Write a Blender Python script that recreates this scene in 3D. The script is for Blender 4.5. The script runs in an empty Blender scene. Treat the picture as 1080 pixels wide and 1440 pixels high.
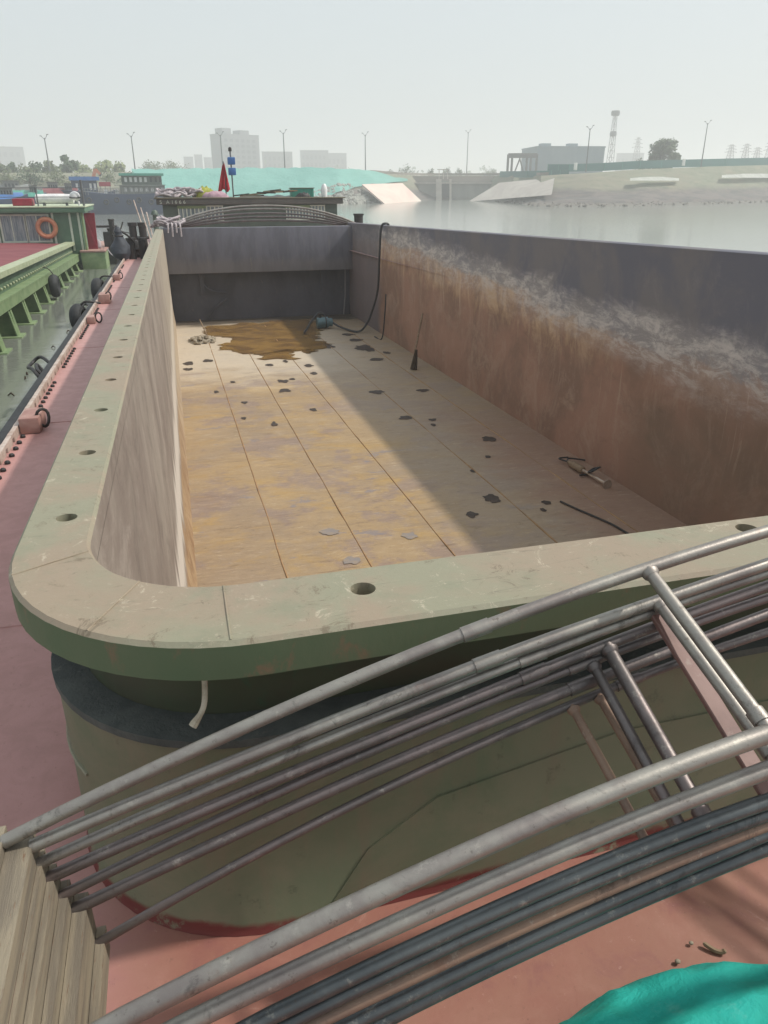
import bpy, bmesh, math, random
from mathutils import Vector, Matrix, noise
S = bpy.context.scene
COL = S.collection
R = math.radians
rnd = random.Random(7)
# ------------------------------------------------------------------ frames
CAM_H = 4.0                    # eye height over the water
FPX = 1040.0                   # focal length in pixels of a 1080 x 1440 picture
PITCH = math.atan((720 - 262) / FPX)
YAW = R(-15.504)               # the camera looks this far right of the barge's axis
TILT = R(0.8956)               # the empty barge floats bow up
MB = Matrix.Translation((0, 0, CAM_H)) @ Matrix.Rotation(-TILT, 4, 'X')   # barge frame (origin at eye level over the bow)
MW = Matrix.Identity(4)
FR = [MW]
def ray(u, v):
    a = (u - 540) / FPX; b = -(v - 720) / FPX
    d = Vector((0, math.cos(PITCH), -math.sin(PITCH))) + a * Vector((1, 0, 0)) + b * Vector((0, math.sin(PITCH), math.cos(PITCH)))
    return Matrix.Rotation(YAW, 3, 'Z') @ d
def at(u, v, D):
    """world point in direction (u, v) at horizontal range D metres"""
    r = ray(u, v); k = D / math.hypot(r.x, r.y)
    return Vector((0, 0, CAM_H)) + r * k
def zat(v, u, D): return at(u, v, D).z
# ------------------------------------------------------------------ object helpers
BASE = {}
def tag(o, label, cat=None, group=None, kind=None):
    if label: o['label'] = label
    if cat: o['category'] = cat
    if group: o['group'] = group
    if kind: o['kind'] = kind
    return o
def mesh_from(name, bm, mat, smooth=True):
    me = bpy.data.meshes.new(name)
    bmesh.ops.recalc_face_normals(bm, faces=bm.faces[:])
    if smooth:
        for f in bm.faces: f.smooth = True
        for e in bm.edges:
            if len(e.link_faces) == 2 and e.calc_face_angle(0) > R(32): e.smooth = False
    bm.to_mesh(me); bm.free()
    if not isinstance(mat, (list, tuple)): mat = [mat]
    for m in mat: me.materials.append(m)
    return me
def thing(name, label, cat, base, group=None, rz=0):
    o = bpy.data.objects.new(name, None); COL.objects.link(o)
    o.empty_display_size = .3
    o.matrix_world = FR[0] @ Matrix.Translation(base) @ Matrix.Rotation(rz, 4, 'Z')
    BASE[o.name] = Vector(base) if rz == 0 else Vector((0, 0, 0))
    return tag(o, label, cat, group)
def part(name, bm, mat, parent, label=None, smooth=True):
    o = bpy.data.objects.new(name, mesh_from(name, bm, mat, smooth)); COL.objects.link(o)
    o.parent = parent
    if parent.type == 'EMPTY': o.location = -BASE[parent.name]
    if label: o['label'] = label
    return o
def solo(name, bm, mat, label, cat, base, group=None, kind=None, smooth=True):
    bm.transform(Matrix.Translation(-Vector(base)))
    o = bpy.data.objects.new(name, mesh_from(name, bm, mat, smooth)); COL.objects.link(o)
    o.matrix_world = FR[0] @ Matrix.Translation(base)
    return tag(o, label, cat, group, kind)
def struct(name, bm, mat, base=(0, 0, 0), label=None, smooth=True):
    return solo(name, bm, mat, label, None, base, None, 'structure', smooth)
def copy_tree(o, parent=None):
    c = o.copy(); COL.objects.link(c)
    if parent: c.parent = parent
    for ch in list(o.children): copy_tree(ch, c)
    return c
# ------------------------------------------------------------------ mesh helpers
def BM(): return bmesh.new()
def box(bm, x0, x1, y0, y1, z0, z1, bev=0):
    vs = [bm.verts.new((x, y, z)) for z in (z0, z1) for y in (y0, y1) for x in (x0, x1)]
    fs = [bm.faces.new([vs[i] for i in q]) for q in ((0, 2, 3, 1), (4, 5, 7, 6), (0, 1, 5, 4), (2, 6, 7, 3), (0, 4, 6, 2), (1, 3, 7, 5))]
    if bev:
        es = list({e for f in fs for e in f.edges})
        bmesh.ops.bevel(bm, geom=es, offset=bev, segments=2, affect='EDGES', profile=.6)
    return bm
def obox(bm, p, q, w, h, up=(0, 0, 1), bev=0):
    """box running from p to q, w wide, h high (centred)"""
    p = Vector(p); q = Vector(q); d = (q - p); L = d.length; d.normalize()
    s = d.cross(Vector(up)); s = s.normalized() if s.length > 1e-6 else Vector((1, 0, 0)); u = s.cross(d)
    vs = []
    for e in (p, q):
        for a, b in ((-1, -1), (1, -1), (1, 1), (-1, 1)): vs.append(bm.verts.new(e + s * a * w / 2 + u * b * h / 2))
    fs = [bm.faces.new([vs[i] for i in f]) for f in ((0, 1, 2, 3), (4, 7, 6, 5), (0, 4, 5, 1), (1, 5, 6, 2), (2, 6, 7, 3), (3, 7, 4, 0))]
    if bev: bmesh.ops.bevel(bm, geom=list({e for f in fs for e in f.edges}), offset=bev, segments=1, affect='EDGES')
    return bm
def tube(bm, pts, r, seg=10, cap=True, closed=False):
    pts = [Vector(p) for p in pts]; n = len(pts)
    rr = r if isinstance(r, (list, tuple)) else [r] * n
    rings = []; ref = None
    for i in range(n):
        if closed: t = pts[(i + 1) % n] - pts[i - 1]
        else: t = pts[min(i + 1, n - 1)] - pts[max(i - 1, 0)]
        t.normalize()
        if ref is None: ref = Vector((0, 0, 1)) if abs(t.z) < .9 else Vector((1, 0, 0))
        s = t.cross(ref).normalized(); u = s.cross(t); ref = u
        rings.append([bm.verts.new(pts[i] + (s * math.cos(2 * math.pi * k / seg) + u * math.sin(2 * math.pi * k / seg)) * rr[i]) for k in range(seg)])
    for i in range(n if closed else n - 1):
        a = rings[i]; b = rings[(i + 1) % n]
        for k in range(seg): bm.faces.new((a[k], a[(k + 1) % seg], b[(k + 1) % seg], b[k]))
    if cap and not closed:
        bm.faces.new(rings[0][::-1]); bm.faces.new(rings[-1])
    return bm
def lathe(bm, prof, c=(0, 0, 0), seg=16, axis='Z', cap=True):
    c = Vector(c); rings = []
    for r, h in prof:
        ring = []
        for k in range(seg):
            a = 2 * math.pi * k / seg; x, y = r * math.cos(a), r * math.sin(a)
            v = {'Z': Vector((x, y, h)), 'X': Vector((h, x, y)), 'Y': Vector((x, h, y))}[axis]
            ring.append(bm.verts.new(c + v))
        rings.append(ring)
    for a, b in zip(rings, rings[1:]):
        for k in range(seg): bm.faces.new((a[k], a[(k + 1) % seg], b[(k + 1) % seg], b[k]))
    if cap: bm.faces.new(rings[0][::-1]); bm.faces.new(rings[-1])
    return bm
def grid(bm, rows):
    vs = [[bm.verts.new(p) for p in row] for row in rows]
    for a, b in zip(vs, vs[1:]):
        for k in range(len(a) - 1): bm.faces.new((a[k], a[k + 1], b[k + 1], b[k]))
    return vs
def prism(bm, poly, d):
    """closed solid: poly (3-D points) extruded by vector d"""
    d = Vector(d); a = [bm.verts.new(Vector(p)) for p in poly]; b = [bm.verts.new(Vector(p) + d) for p in poly]
    bm.faces.new(a); bm.faces.new(b[::-1]); n = len(a)
    for k in range(n): bm.faces.new((a[k], b[k], b[(k + 1) % n], a[(k + 1) % n]))
    return bm
def smooth_curve(pts, n):
    """Catmull-Rom through pts"""
    pts = [Vector(p) for p in pts]; out = []
    P = [pts[0] * 2 - pts[1]] + pts + [pts[-1] * 2 - pts[-2]]
    for i in range(1, len(P) - 2):
        for k in range(n):
            t = k / n; a, b, c, d = P[i - 1], P[i], P[i + 1], P[i + 2]
            out.append(.5 * ((2 * b) + (c - a) * t + (2 * a - 5 * b + 4 * c - d) * t * t + (3 * b - a - 3 * c + d) * t ** 3))
    out.append(pts[-1]); return out
# ------------------------------------------------------------------ materials
def lin(c):
    f = lambda x: (x / 12.92 if x <= .04045 else ((x + .055) / 1.055) ** 2.4)
    return tuple(f(x / 255) for x in c[:3]) + (1,)
class NT:
    def __init__(s, name):
        s.m = bpy.data.materials.new(name); s.m.use_nodes = True; s.t = s.m.node_tree; s.n = s.t.nodes; s.l = s.t.links
        s.b = s.n['Principled BSDF']; s.co = s.n.new('ShaderNodeTexCoord').outputs['Object']
    def setin(s, sock, v):
        if hasattr(v, 'is_output') or isinstance(v, bpy.types.NodeSocket): s.l.new(v, sock)
        else: sock.default_value = v
    def mapping(s, scale=(1, 1, 1), loc=(0, 0, 0), rot=(0, 0, 0), src=None):
        n = s.n.new('ShaderNodeMapping'); n.inputs['Scale'].default_value = scale; n.inputs['Location'].default_value = loc; n.inputs['Rotation'].default_value = rot
        s.l.new(src or s.co, n.inputs['Vector']); return n.outputs[0]
    def noise(s, scale, detail=6, rough=.6, vec=None, dist=0):
        n = s.n.new('ShaderNodeTexNoise'); n.inputs['Scale'].default_value = scale; n.inputs['Detail'].default_value = detail
        n.inputs['Roughness'].default_value = rough; n.inputs['Distortion'].default_value = dist
        s.l.new(vec or s.co, n.inputs['Vector']); return n.outputs['Fac']
    def voro(s, scale, vec=None, feat='F1'):
        n = s.n.new('ShaderNodeTexVoronoi'); n.inputs['Scale'].default_value = scale; n.feature = feat
        s.l.new(vec or s.co, n.inputs['Vector']); return n.outputs['Distance']
    def ramp(s, fac, stops, interp='LINEAR'):
        n = s.n.new('ShaderNodeValToRGB'); n.color_ramp.interpolation = interp; e = n.color_ramp.elements
        while len(e) > 1: e.remove(e[0])
        e[0].position = stops[0][0]; e[0].color = stops[0][1] if len(stops[0][1]) == 4 else (*stops[0][1], 1)
        for p, c in stops[1:]:
            k = e.new(p); k.color = c
        s.setin(n.inputs['Fac'], fac); return n.outputs['Color']
    def step(s, fac, a, b):
        n = s.n.new('ShaderNodeMapRange'); n.inputs['From Min'].default_value = a; n.inputs['From Max'].default_value = b; n.interpolation_type = 'SMOOTHSTEP'
        s.setin(n.inputs['Value'], fac); return n.outputs[0]
    def math(s, op, a, b=0):
        n = s.n.new('ShaderNodeMath'); n.operation = op; s.setin(n.inputs[0], a); s.setin(n.inputs[1], b); return n.outputs[0]
    def mix(s, fac, a, b, mode='MIX'):
        n = s.n.new('ShaderNodeMix'); n.data_type = 'RGBA'; n.blend_type = mode
        s.setin(n.inputs[0], fac); s.setin(n.inputs[6], a); s.setin(n.inputs[7], b); return n.outputs[2]
    def xyz(s, src=None):
        n = s.n.new('ShaderNodeSeparateXYZ'); s.l.new(src or s.co, n.inputs[0]); return n.outputs
    def bump(s, h, strength=.3, dist=.01):
        n = s.n.new('ShaderNodeBump'); n.inputs['Strength'].default_value = strength; n.inputs['Distance'].default_value = dist
        s.l.new(h, n.inputs['Height']); s.l.new(n.outputs[0], s.b.inputs['Normal']); return n
    def out(s, color, rough=.6, metal=0):
        s.setin(s.b.inputs['Base Color'], color); s.setin(s.b.inputs['Roughness'], rough); s.setin(s.b.inputs['Metallic'], metal); return s.m
def paint(name, c1, c2=None, c3=None, scale=3, rough=.6, stretch=(1, 1, 1), bump=.15, bscale=60, metal=0, fine=.5, bdist=.003, spec=None):
    """worn painted surface: two tones in broad patches, a third in small flecks"""
    t = NT(name); c1 = lin(c1); c2 = lin(c2) if c2 else tuple(x * .75 for x in c1[:3]) + (1,)
    v = t.mapping(stretch)
    n = t.noise(scale, 8, .65, v, .4)
    col = t.mix(t.step(n, .36, .66), c1, c2)
    if c3:
        f = t.noise(scale * 5.3, 8, .7, v, .3); col = t.mix(t.math('MULTIPLY', t.step(f, .58, .7), fine), col, lin(c3))
    h = t.noise(bscale, 4, .6, v)
    if bump: t.bump(h, bump, bdist)
    if spec is not None: t.b.inputs['Specular IOR Level'].default_value = spec
    return t.out(col, t.math('ADD', t.math('MULTIPLY', n, .3), rough - .15), metal)

M = {}
# the coaming cap: pale grey-green paint over pinkish primer, chalky
t = NT('cap_paint'); n1 = t.noise(2.3, 8, .65, None, .6); n2 = t.noise(9, 8, .7); n3 = t.noise(45, 6, .7)
c = t.mix(t.step(n1, .4, .62), lin((134, 132, 112)), lin((142, 128, 110)))
c = t.mix(t.math('MULTIPLY', t.step(n2, .5, .7), .42), c, lin((116, 120, 100)))
c = t.mix(t.math('MULTIPLY', t.step(n3, .58, .72), .45), c, lin((160, 154, 136)))
x_, y_, z_ = t.xyz()
edge = t.step(t.math('ADD', z_, t.math('MULTIPLY', n2, .02)), -.82, -.8)
sc = t.noise(3, 9, .75, t.mapping((1, 8, 1)), 1.5)
c = t.mix(t.math('MULTIPLY', t.step(sc, .58, .66), .55), c, lin((104, 96, 82)))
c = t.mix(t.math('MULTIPLY', t.step(t.noise(1.1, 9, .75, None, 1.2), .56, .7), .6), c, lin((150, 134, 120)))
c = t.mix(t.math('MULTIPLY', t.step(t.noise(19, 9, .8, None, .6), .62, .68), .55), c, lin((92, 84, 70)))
ch = t.noise(11, 13, .86, None, .8); c = t.mix(t.math('MULTIPLY', t.step(ch, .57, .6), .7), c, lin((104, 92, 74))); c = t.mix(t.math('MULTIPLY', t.step(ch, .42, .4), .6), c, lin((182, 172, 152)))
x_, y_, z_ = t.xyz(); c = t.mix(t.math('MULTIPLY', t.step(y_, 3, 9), .35), c, lin((148, 148, 130)))
t.bump(t.math('ADD', n3, t.math('MULTIPLY', n2, 1.5)), .25, .004); M['cap'] = t.out(c, .62)
M['capside'] = paint('cap_edge_green', (102, 110, 84), (90, 106, 78), (128, 104, 82), 2.6, .6, (1, 1, .6), bump=.3, bscale=30, fine=.85)
# the skirt under the cap and the coaming wall: olive green, skirt colour darkened to add shade under the cap
M['skirt'] = paint('skirt_green', (72, 82, 60), (74, 74, 58), (60, 90, 66), 3, .55, bump=.2, bscale=25)
t = NT('coaming_green'); n1 = t.noise(2.6, 8, .65, None, .5); n2 = t.noise(14, 8, .7); st = t.noise(6, 6, .6, t.mapping((2.4, 2.4, .35)))
c = t.mix(t.step(n1, .38, .64), lin((118, 116, 94)), lin((102, 110, 86)))
c = t.mix(t.math('MULTIPLY', t.step(st, .5, .7), .45), c, lin((122, 108, 90)))
c = t.mix(t.math('MULTIPLY', t.step(n2, .6, .7), .4), c, lin((66, 66, 54)))
x_, y_, z_ = t.xyz(); zz = t.math('ADD', z_, t.math('MULTIPLY', t.math('SUBTRACT', n1, .5), .09))
c = t.mix(t.math('MULTIPLY', t.step(zz, -1.636, -1.66), t.step(n2, .34, .46)), c, lin((104, 46, 42)))
t.bump(t.math('ADD', n2, st), .2, .004); M['coam'] = t.out(c, .6)
M['ledge'] = paint('ledge_grey', (88, 92, 88), (68, 72, 70), (112, 112, 104), 5, .8, bump=.5, bscale=90, bdist=.006)
# red deck
t = NT('deck_red'); n1 = t.noise(1.1, 8, .65, None, .7); n2 = t.noise(7, 9, .7, None, .4); n3 = t.noise(60, 5, .7)
c = t.mix(t.step(n1, .38, .64), lin((142, 92, 80)), lin((146, 104, 88)))
c = t.mix(t.math('MULTIPLY', t.step(n2, .5, .68), .5), c, lin((156, 112, 98)))
c = t.mix(t.math('MULTIPLY', t.step(n2, .48, .3), .4), c, lin((124, 76, 78)))
c = t.mix(t.math('MULTIPLY', t.step(t.noise(2.2, 9, .8, None, 2), .62, .68), .5), c, lin((168, 132, 120)))
x_, y_, z_ = t.xyz()
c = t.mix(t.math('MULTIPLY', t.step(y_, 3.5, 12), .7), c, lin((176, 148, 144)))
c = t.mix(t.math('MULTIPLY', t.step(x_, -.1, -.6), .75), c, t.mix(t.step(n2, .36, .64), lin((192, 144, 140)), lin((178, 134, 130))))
sp = t.noise(26, 12, .85, None, .3); c = t.mix(t.math('MULTIPLY', t.step(sp, .6, .64), .55), c, lin((96, 66, 58))); c = t.mix(t.math('MULTIPLY', t.step(sp, .4, .36), .45), c, lin((188, 150, 136)))
c = t.mix(t.math('MULTIPLY', t.step(t.noise(5, 12, .85, t.mapping((1, 1, 1), (7, 1, 2)), 1.5), .64, .67), .7), c, lin((190, 160, 148)))
c = t.mix(t.math('MULTIPLY', t.step(n3, .62, .7), .35), c, lin((112, 76, 66)))
t.bump(t.math('ADD', n3, t.math('MULTIPLY', n1, 3)), .22, .004); M['deck'] = t.out(c, t.math('ADD', .42, t.math('MULTIPLY', n2, .3)))
# hold floor: sand-scoured rusty plates
t = NT('floor_rust'); n1 = t.noise(.45, 8, .65, None, .8); n2 = t.noise(1.3, 8, .7, t.mapping((.7, 1.3, 1)), .5)
stx = t.noise(1.6, 9, .72, t.mapping((.75, 4.5, 1)), .7); n3 = t.noise(22, 6, .7); x_, y_, z_ = t.xyz()
c = t.mix(t.step(n1, .4, .62), lin((154, 130, 96)), lin((142, 122, 98)))
c = t.mix(t.math('MULTIPLY', t.step(n2, .48, .66), .62), c, lin((166, 134, 72)))
c = t.mix(t.math('MULTIPLY', t.step(t.noise(.8, 8, .7, t.mapping((1, 1, 1), (31, 7, 0))), .52, .6), .65), c, lin((128, 110, 104)))
c = t.mix(t.math('MULTIPLY', t.step(stx, .56, .72), .6), c, lin((170, 150, 122)))
c = t.mix(t.math('MULTIPLY', t.step(stx, .46, .34), .45), c, lin((112, 90, 68)))
st2 = t.noise(1.7, 9, .78, t.mapping((1.6, 17, 1)), .5); c = t.mix(t.math('MULTIPLY', t.step(st2, .56, .7), .65), c, lin((186, 168, 142))); c = t.mix(t.math('MULTIPLY', t.step(st2, .45, .3), .55), c, lin((98, 78, 60)))
c = t.mix(t.math('MULTIPLY', t.step(t.noise(2.1, 9, .7, t.mapping((.6, 1.3, 1), (4, 4, 0))), .6, .64), .7), c, lin((118, 112, 118)))
rgt = t.step(t.math('ADD', x_, t.math('MULTIPLY', t.math('SUBTRACT', n1, .5), 1.2)), 2.9, 3.7)
c = t.mix(t.math('MULTIPLY', rgt, .6), c, lin((150, 134, 116)))  # greyer right half, its colour also lightened to lift the wall's shade
rr = t.step(t.math('ADD', x_, t.math('MULTIPLY', t.math('SUBTRACT', n2, .5), 3)), 4.2, 5.6)
c = t.mix(t.math('MULTIPLY', t.math('MULTIPLY', rr, t.step(y_, 16, 11)), .75), c, lin((140, 108, 92)))
mud = t.math('MULTIPLY', t.step(t.math('ADD', y_, t.math('MULTIPLY', t.math('SUBTRACT', n2, .5), 7)), 16.2, 20.5), t.step(x_, 6, 3.2))
c = t.mix(t.math('MULTIPLY', mud, .8), c, lin((190, 178, 160)))
wet = t.step(t.math('ADD', y_, t.math('MULTIPLY', t.math('SUBTRACT', n2, .5), 2)), 26.4, 27.2)
c = t.mix(wet, c, lin((70, 62, 52)))
bl = t.noise(3.4, 12, .82, t.mapping((.8, 1.6, 1), (2, 9, 0)), .4); c = t.mix(t.math('MULTIPLY', t.step(bl, .53, .65), .4), c, lin((178, 156, 126))); c = t.mix(t.math('MULTIPLY', t.step(bl, .46, .34), .42), c, lin((98, 76, 56)))
dd = t.noise(7.5, 12, .85, t.mapping((.5, 2.2, 1), (5, 1, 0)), .3); c = t.mix(t.math('MULTIPLY', t.step(dd, .565, .62), .5), c, lin((198, 182, 158))); c = t.mix(t.math('MULTIPLY', t.step(dd, .44, .38), .4), c, lin((84, 62, 46)))
c = t.mix(t.math('MULTIPLY', t.step(n3, .58, .7), .4), c, lin((104, 80, 60)))
t.bump(t.math('ADD', n3, t.math('MULTIPLY', stx, 2)), .3, .01); M['floor'] = t.out(c, t.math('ADD', .4, t.math('MULTIPLY', n2, .35)))
M['weld'] = paint('weld_bead', (160, 126, 88), (132, 104, 74), (104, 78, 58), 3, .8)
# left hold wall: grey-brown, scoured white low down, rust at the foot
t = NT('left_wall'); x_, y_, z_ = t.xyz()
v = t.mapping((1, 1.1, .12)); n1 = t.noise(3, 8, .65, v, .3); n2 = t.noise(1.2, 8, .65, None, .4); f = t.noise(4.0, 12, .8, t.mapping((1, .4, .34)), .9)
zz = t.math('ADD', z_, t.math('MULTIPLY', t.math('SUBTRACT', n1, .5), 1.1))
c = t.mix(t.step(n2, .4, .62), lin((140, 130, 120)), lin((124, 112, 104)))
c = t.mix(t.math('MULTIPLY', t.step(f, .5, .66), .55), c, lin((164, 154, 144)))
c = t.mix(t.math('MULTIPLY', t.step(f, .5, .36), .5), c, lin((88, 80, 74)))
w = t.math('MULTIPLY', t.step(zz, -2.55, -2.85), t.step(zz, -3.45, -3.15)); c = t.mix(t.math('MULTIPLY', w, .85), c, lin((204, 196, 186)))
lo = t.step(zz, -3.3, -3.55); c = t.mix(lo, c, t.mix(t.step(f, .4, .62), lin((166, 140, 108)), lin((132, 102, 72))))
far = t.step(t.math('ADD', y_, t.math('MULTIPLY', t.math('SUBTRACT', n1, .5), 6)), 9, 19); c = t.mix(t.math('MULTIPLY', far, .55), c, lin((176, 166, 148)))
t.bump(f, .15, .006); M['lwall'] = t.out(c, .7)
# right hold wall: dark paint on top, salt band running down towards the bow, rust below
t = NT('right_wall'); x_, y_, z_ = t.xyz()
v = t.mapping((1, 1.0, .22)); n1 = t.noise(2.2, 9, .7, v, .3); f = t.noise(3.4, 11, .8, t.mapping((1, .5, .3)), .6); n2 = t.noise(.7, 8, .65, None, .5); g = t.noise(5, 13, .82, t.mapping((1, .36, 1)), .5)
line = t.math('ADD', -1.02, t.math('MULTIPLY', t.step(y_, 24, 3), -.8))       # height of the salt band
big = t.noise(1.1, 11, .74, t.mapping((1, .3, 1)), .7)
d = t.math('SUBTRACT', t.math('ADD', t.math('ADD', z_, t.math('MULTIPLY', t.math('SUBTRACT', big, .5), 1.1)), t.math('MULTIPLY', t.math('SUBTRACT', n1, .5), .16)), line)
top = t.mix(t.step(n2, .4, .62), lin((102, 102, 112)), lin((116, 112, 114)))
top = t.mix(t.math('MULTIPLY', t.step(f, .52, .7), .4), top, lin((142, 136, 132)))
rust = t.mix(t.step(n2, .38, .62), lin((152, 116, 98)), lin((130, 102, 86)))
rust = t.mix(t.math('MULTIPLY', t.step(f, .48, .64), .6), rust, lin((166, 140, 122)))
rust = t.mix(t.math('MULTIPLY', t.step(g, .55, .7), .35), rust, lin((96, 72, 58)))
c = t.mix(t.step(d, -.12, -.3), top, rust)
dr = t.noise(5.5, 10, .8, t.mapping((1, 1.4, .07), (3, 3, 3)), .2)
c = t.mix(t.math('MULTIPLY', t.math('MULTIPLY', t.step(dr, .56, .64), t.math('MULTIPLY', t.step(d, -1.9, -.5), t.step(d, .1, -.15))), .6), c, lin((190, 170, 148)))
ochre = t.math('MULTIPLY', t.math('MULTIPLY', t.step(d, -.05, -.3), t.step(d, -1.05, -.6)), t.step(y_, 8.5, 12))
c = t.mix(t.math('MULTIPLY', t.math('MULTIPLY', ochre, t.step(f, .4, .62)), .7), c, lin((196, 164, 128)))
salt = t.math('MULTIPLY', t.step(d, .36, 0), t.step(d, -.75, -.12))
c = t.mix(t.math('MULTIPLY', salt, t.math('ADD', .25, t.math('MULTIPLY', t.step(g, .44, .6), .6))), c, lin((204, 196, 190)))
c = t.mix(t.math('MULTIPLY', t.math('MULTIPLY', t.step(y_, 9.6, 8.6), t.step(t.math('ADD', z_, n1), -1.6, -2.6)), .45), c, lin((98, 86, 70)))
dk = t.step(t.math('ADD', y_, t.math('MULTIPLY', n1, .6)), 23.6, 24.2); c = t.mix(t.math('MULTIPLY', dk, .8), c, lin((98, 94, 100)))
t.bump(t.math('ADD', f, g), .2, .008); M['rwall'] = t.out(c, .7)
t = NT('bulkhead'); v = t.mapping((1, 1, .25)); n1 = t.noise(2.4, 8, .65, v, .3); n2 = t.noise(.5, 7, .6); x_, y_, z_ = t.xyz(); g = t.noise(9, 8, .7, t.mapping((1, 1, .15)))
c = t.mix(t.step(n1, .4, .62), lin((104, 104, 114)), lin((90, 90, 100)))
c = t.mix(t.math('MULTIPLY', t.step(t.math('ADD', z_, t.math('MULTIPLY', t.math('SUBTRACT', n1, .5), .5)), -1.75, -2.1), .4), c, lin((120, 114, 110)))
c = t.mix(t.math('MULTIPLY', t.step(g, .56, .7), .4), c, lin((132, 124, 114))); t.bump(g, .2, .006); M['bulk'] = t.out(c, .65)
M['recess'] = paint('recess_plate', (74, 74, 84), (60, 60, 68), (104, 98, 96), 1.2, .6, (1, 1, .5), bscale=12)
M['hull'] = paint('hull_paint', (40, 42, 44), (60, 46, 40), (90, 84, 76), 1.5, .6)
M['rubber'] = paint('black_rubber', (38, 40, 42), (52, 54, 56), (86, 86, 84), 4, .75)
M['bluerub'] = paint('blue_rubber', (60, 66, 76), (44, 48, 56), (96, 100, 106), 4, .7)
M['palebar'] = paint('pale_bar', (190, 176, 166), (160, 140, 128), (110, 84, 70), 6, .6)
M['bitt'] = paint('bitt_pink', (172, 138, 128), (152, 114, 106), (112, 84, 74), 6, .6)
# galvanised canopy pipe
def pipe_mat(name, c1, c2, rust, rough=.42, metal=.55):
    t = NT(name); n1 = t.noise(3.5, 8, .7, None, .5); n2 = t.noise(30, 8, .75); n3 = t.noise(9, 8, .7)
    c = t.mix(t.step(n1, .38, .64), lin(c1), lin(c2)); c = t.mix(t.math('MULTIPLY', t.step(n3, .6, .72), .55), c, lin(rust))
    c = t.mix(t.math('MULTIPLY', t.step(n2, .56, .7), .4), c, lin((196, 190, 178)))
    c = t.mix(t.math('MULTIPLY', t.step(t.noise(5.5, 10, .8, t.mapping((1, 1, 1), (8, 3, 1)), 1.2), .56, .66), .6), c, lin(tuple(x * .62 for x in c2)))
    c = t.mix(t.math('MULTIPLY', t.step(t.noise(70, 5, .7), .6, .7), .5), c, lin((86, 74, 66)))
    t.bump(t.math('ADD', n2, n3), .45, .002); return t.out(c, t.math('ADD', rough - .14, t.math('MULTIPLY', n3, .36)), metal * 1.25)
M['pipe'] = pipe_mat('galvanised_pipe', (158, 154, 146), (134, 126, 122), (128, 104, 96))
M['pipe2'] = pipe_mat('weathered_pipe', (108, 102, 100), (128, 116, 114), (98, 76, 66))
M['pipe3'] = pipe_mat('dark_pipe', (104, 108, 108), (84, 88, 90), (84, 72, 64), .38)
M['pipe4'] = pipe_mat('tan_pipe', (146, 122, 104), (124, 104, 92), (120, 84, 68), .6, .2)
M['pinkbar'] = paint('primer_bar', (122, 90, 82), (104, 80, 76), (146, 132, 124), 5, .6)
M['beam'] = paint('beige_beam', (136, 126, 108), (108, 100, 88), (106, 78, 58), 3, .75, (11, 1.1, 11), fine=1, bump=.4, bscale=40)
M['rope'] = paint('rope', (196, 186, 166), (164, 152, 132), None, 30, .9, bump=.6, bscale=180)
M['greyrope'] = paint('grey_rope', (150, 140, 144), (186, 178, 180), (110, 100, 108), 20, .9, bump=.6, bscale=90)
t = NT('teal_tarp'); n1 = t.noise(4, 8, .6); n2 = t.noise(140, 3, .5)
c = t.mix(t.step(n1, .38, .64), lin((14, 148, 132)), lin((24, 162, 150))); c = t.mix(t.math('MULTIPLY', t.step(t.noise(9, 7, .7), .58, .7), .4), c, lin((96, 172, 160)))
t.bump(t.math('ADD', n2, t.math('MULTIPLY', t.noise(11, 8, .7, None, 1.5), 4)), .5, .004); M['teal'] = t.out(c, .8)
M['black'] = paint('black_iron', (34, 34, 36), (50, 46, 44), (88, 70, 56), 6, .6)
M['hose'] = paint('black_hose', (34, 38, 42), (46, 50, 54), None, 6, .45)
M['pumpblue'] = paint('pump_blue', (84, 116, 124), (66, 92, 100), (130, 136, 132), 6, .45)
M['steel'] = paint('bare_steel', (178, 164, 150), (150, 132, 116), (110, 82, 66), 9, .4, metal=.4)
M['wood'] = paint('old_wood', (136, 116, 92), (112, 92, 72), (84, 66, 52), 9, .8, (1, 1, 1))
M['bristle'] = paint('dark_bristle', (66, 54, 40), (50, 40, 30), None, 40, .95, bump=.8, bscale=160)
M['debris'] = paint('grey_rubble', (150, 140, 122), (120, 110, 96), (190, 180, 160), 12, .9)
# water lying in the hold
def puddle_mat(name, c1, c2, rough):
    t = NT(name); n = t.noise(1.1, 9, .7, t.mapping((1, 1.5, 1)), .5); c = t.mix(t.step(n, .42, .58), lin(c1), lin(c2)); w = t.noise(9, 3, .5, t.mapping((1, 4, 1)))
    t.bump(w, .04, .01); return t.out(c, rough)
M['puddle'] = puddle_mat('rusty_water', (148, 116, 66), (112, 86, 54), .1)
M['spot'] = None; M['spot'] = puddle_mat('wet_patch', (46, 36, 28), (66, 50, 38), .6)
# neighbour barge
M['ngreen'] = paint('light_green_paint', (128, 146, 106), (108, 130, 92), (160, 170, 136), 2, .55, bscale=20)
M['ngreen2'] = paint('mid_green_paint', (86, 108, 84), (74, 96, 74), (120, 138, 112), 2, .55, bscale=20)
M['nrail'] = paint('pale_green_rail', (170, 176, 146), (150, 160, 128), (120, 124, 96), 3, .5)
M['maroon'] = paint('maroon_cover', (124, 60, 64), (112, 50, 58), (146, 88, 84), .9, .7)
M['cabin'] = paint('cabin_green', (84, 116, 92), (72, 104, 84), (116, 140, 116), 1.6, .5)
M['cabin2'] = paint('cabin_dark_green', (84, 100, 88), (72, 86, 78), (110, 120, 104), 1.6, .5)
M['roof'] = paint('cabin_roof', (182, 190, 162), (158, 170, 146), (120, 126, 108), 2, .6)
M['roofgrey'] = paint('grey_roof', (128, 122, 104), (108, 108, 92), (160, 150, 128), 2, .7)
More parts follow.
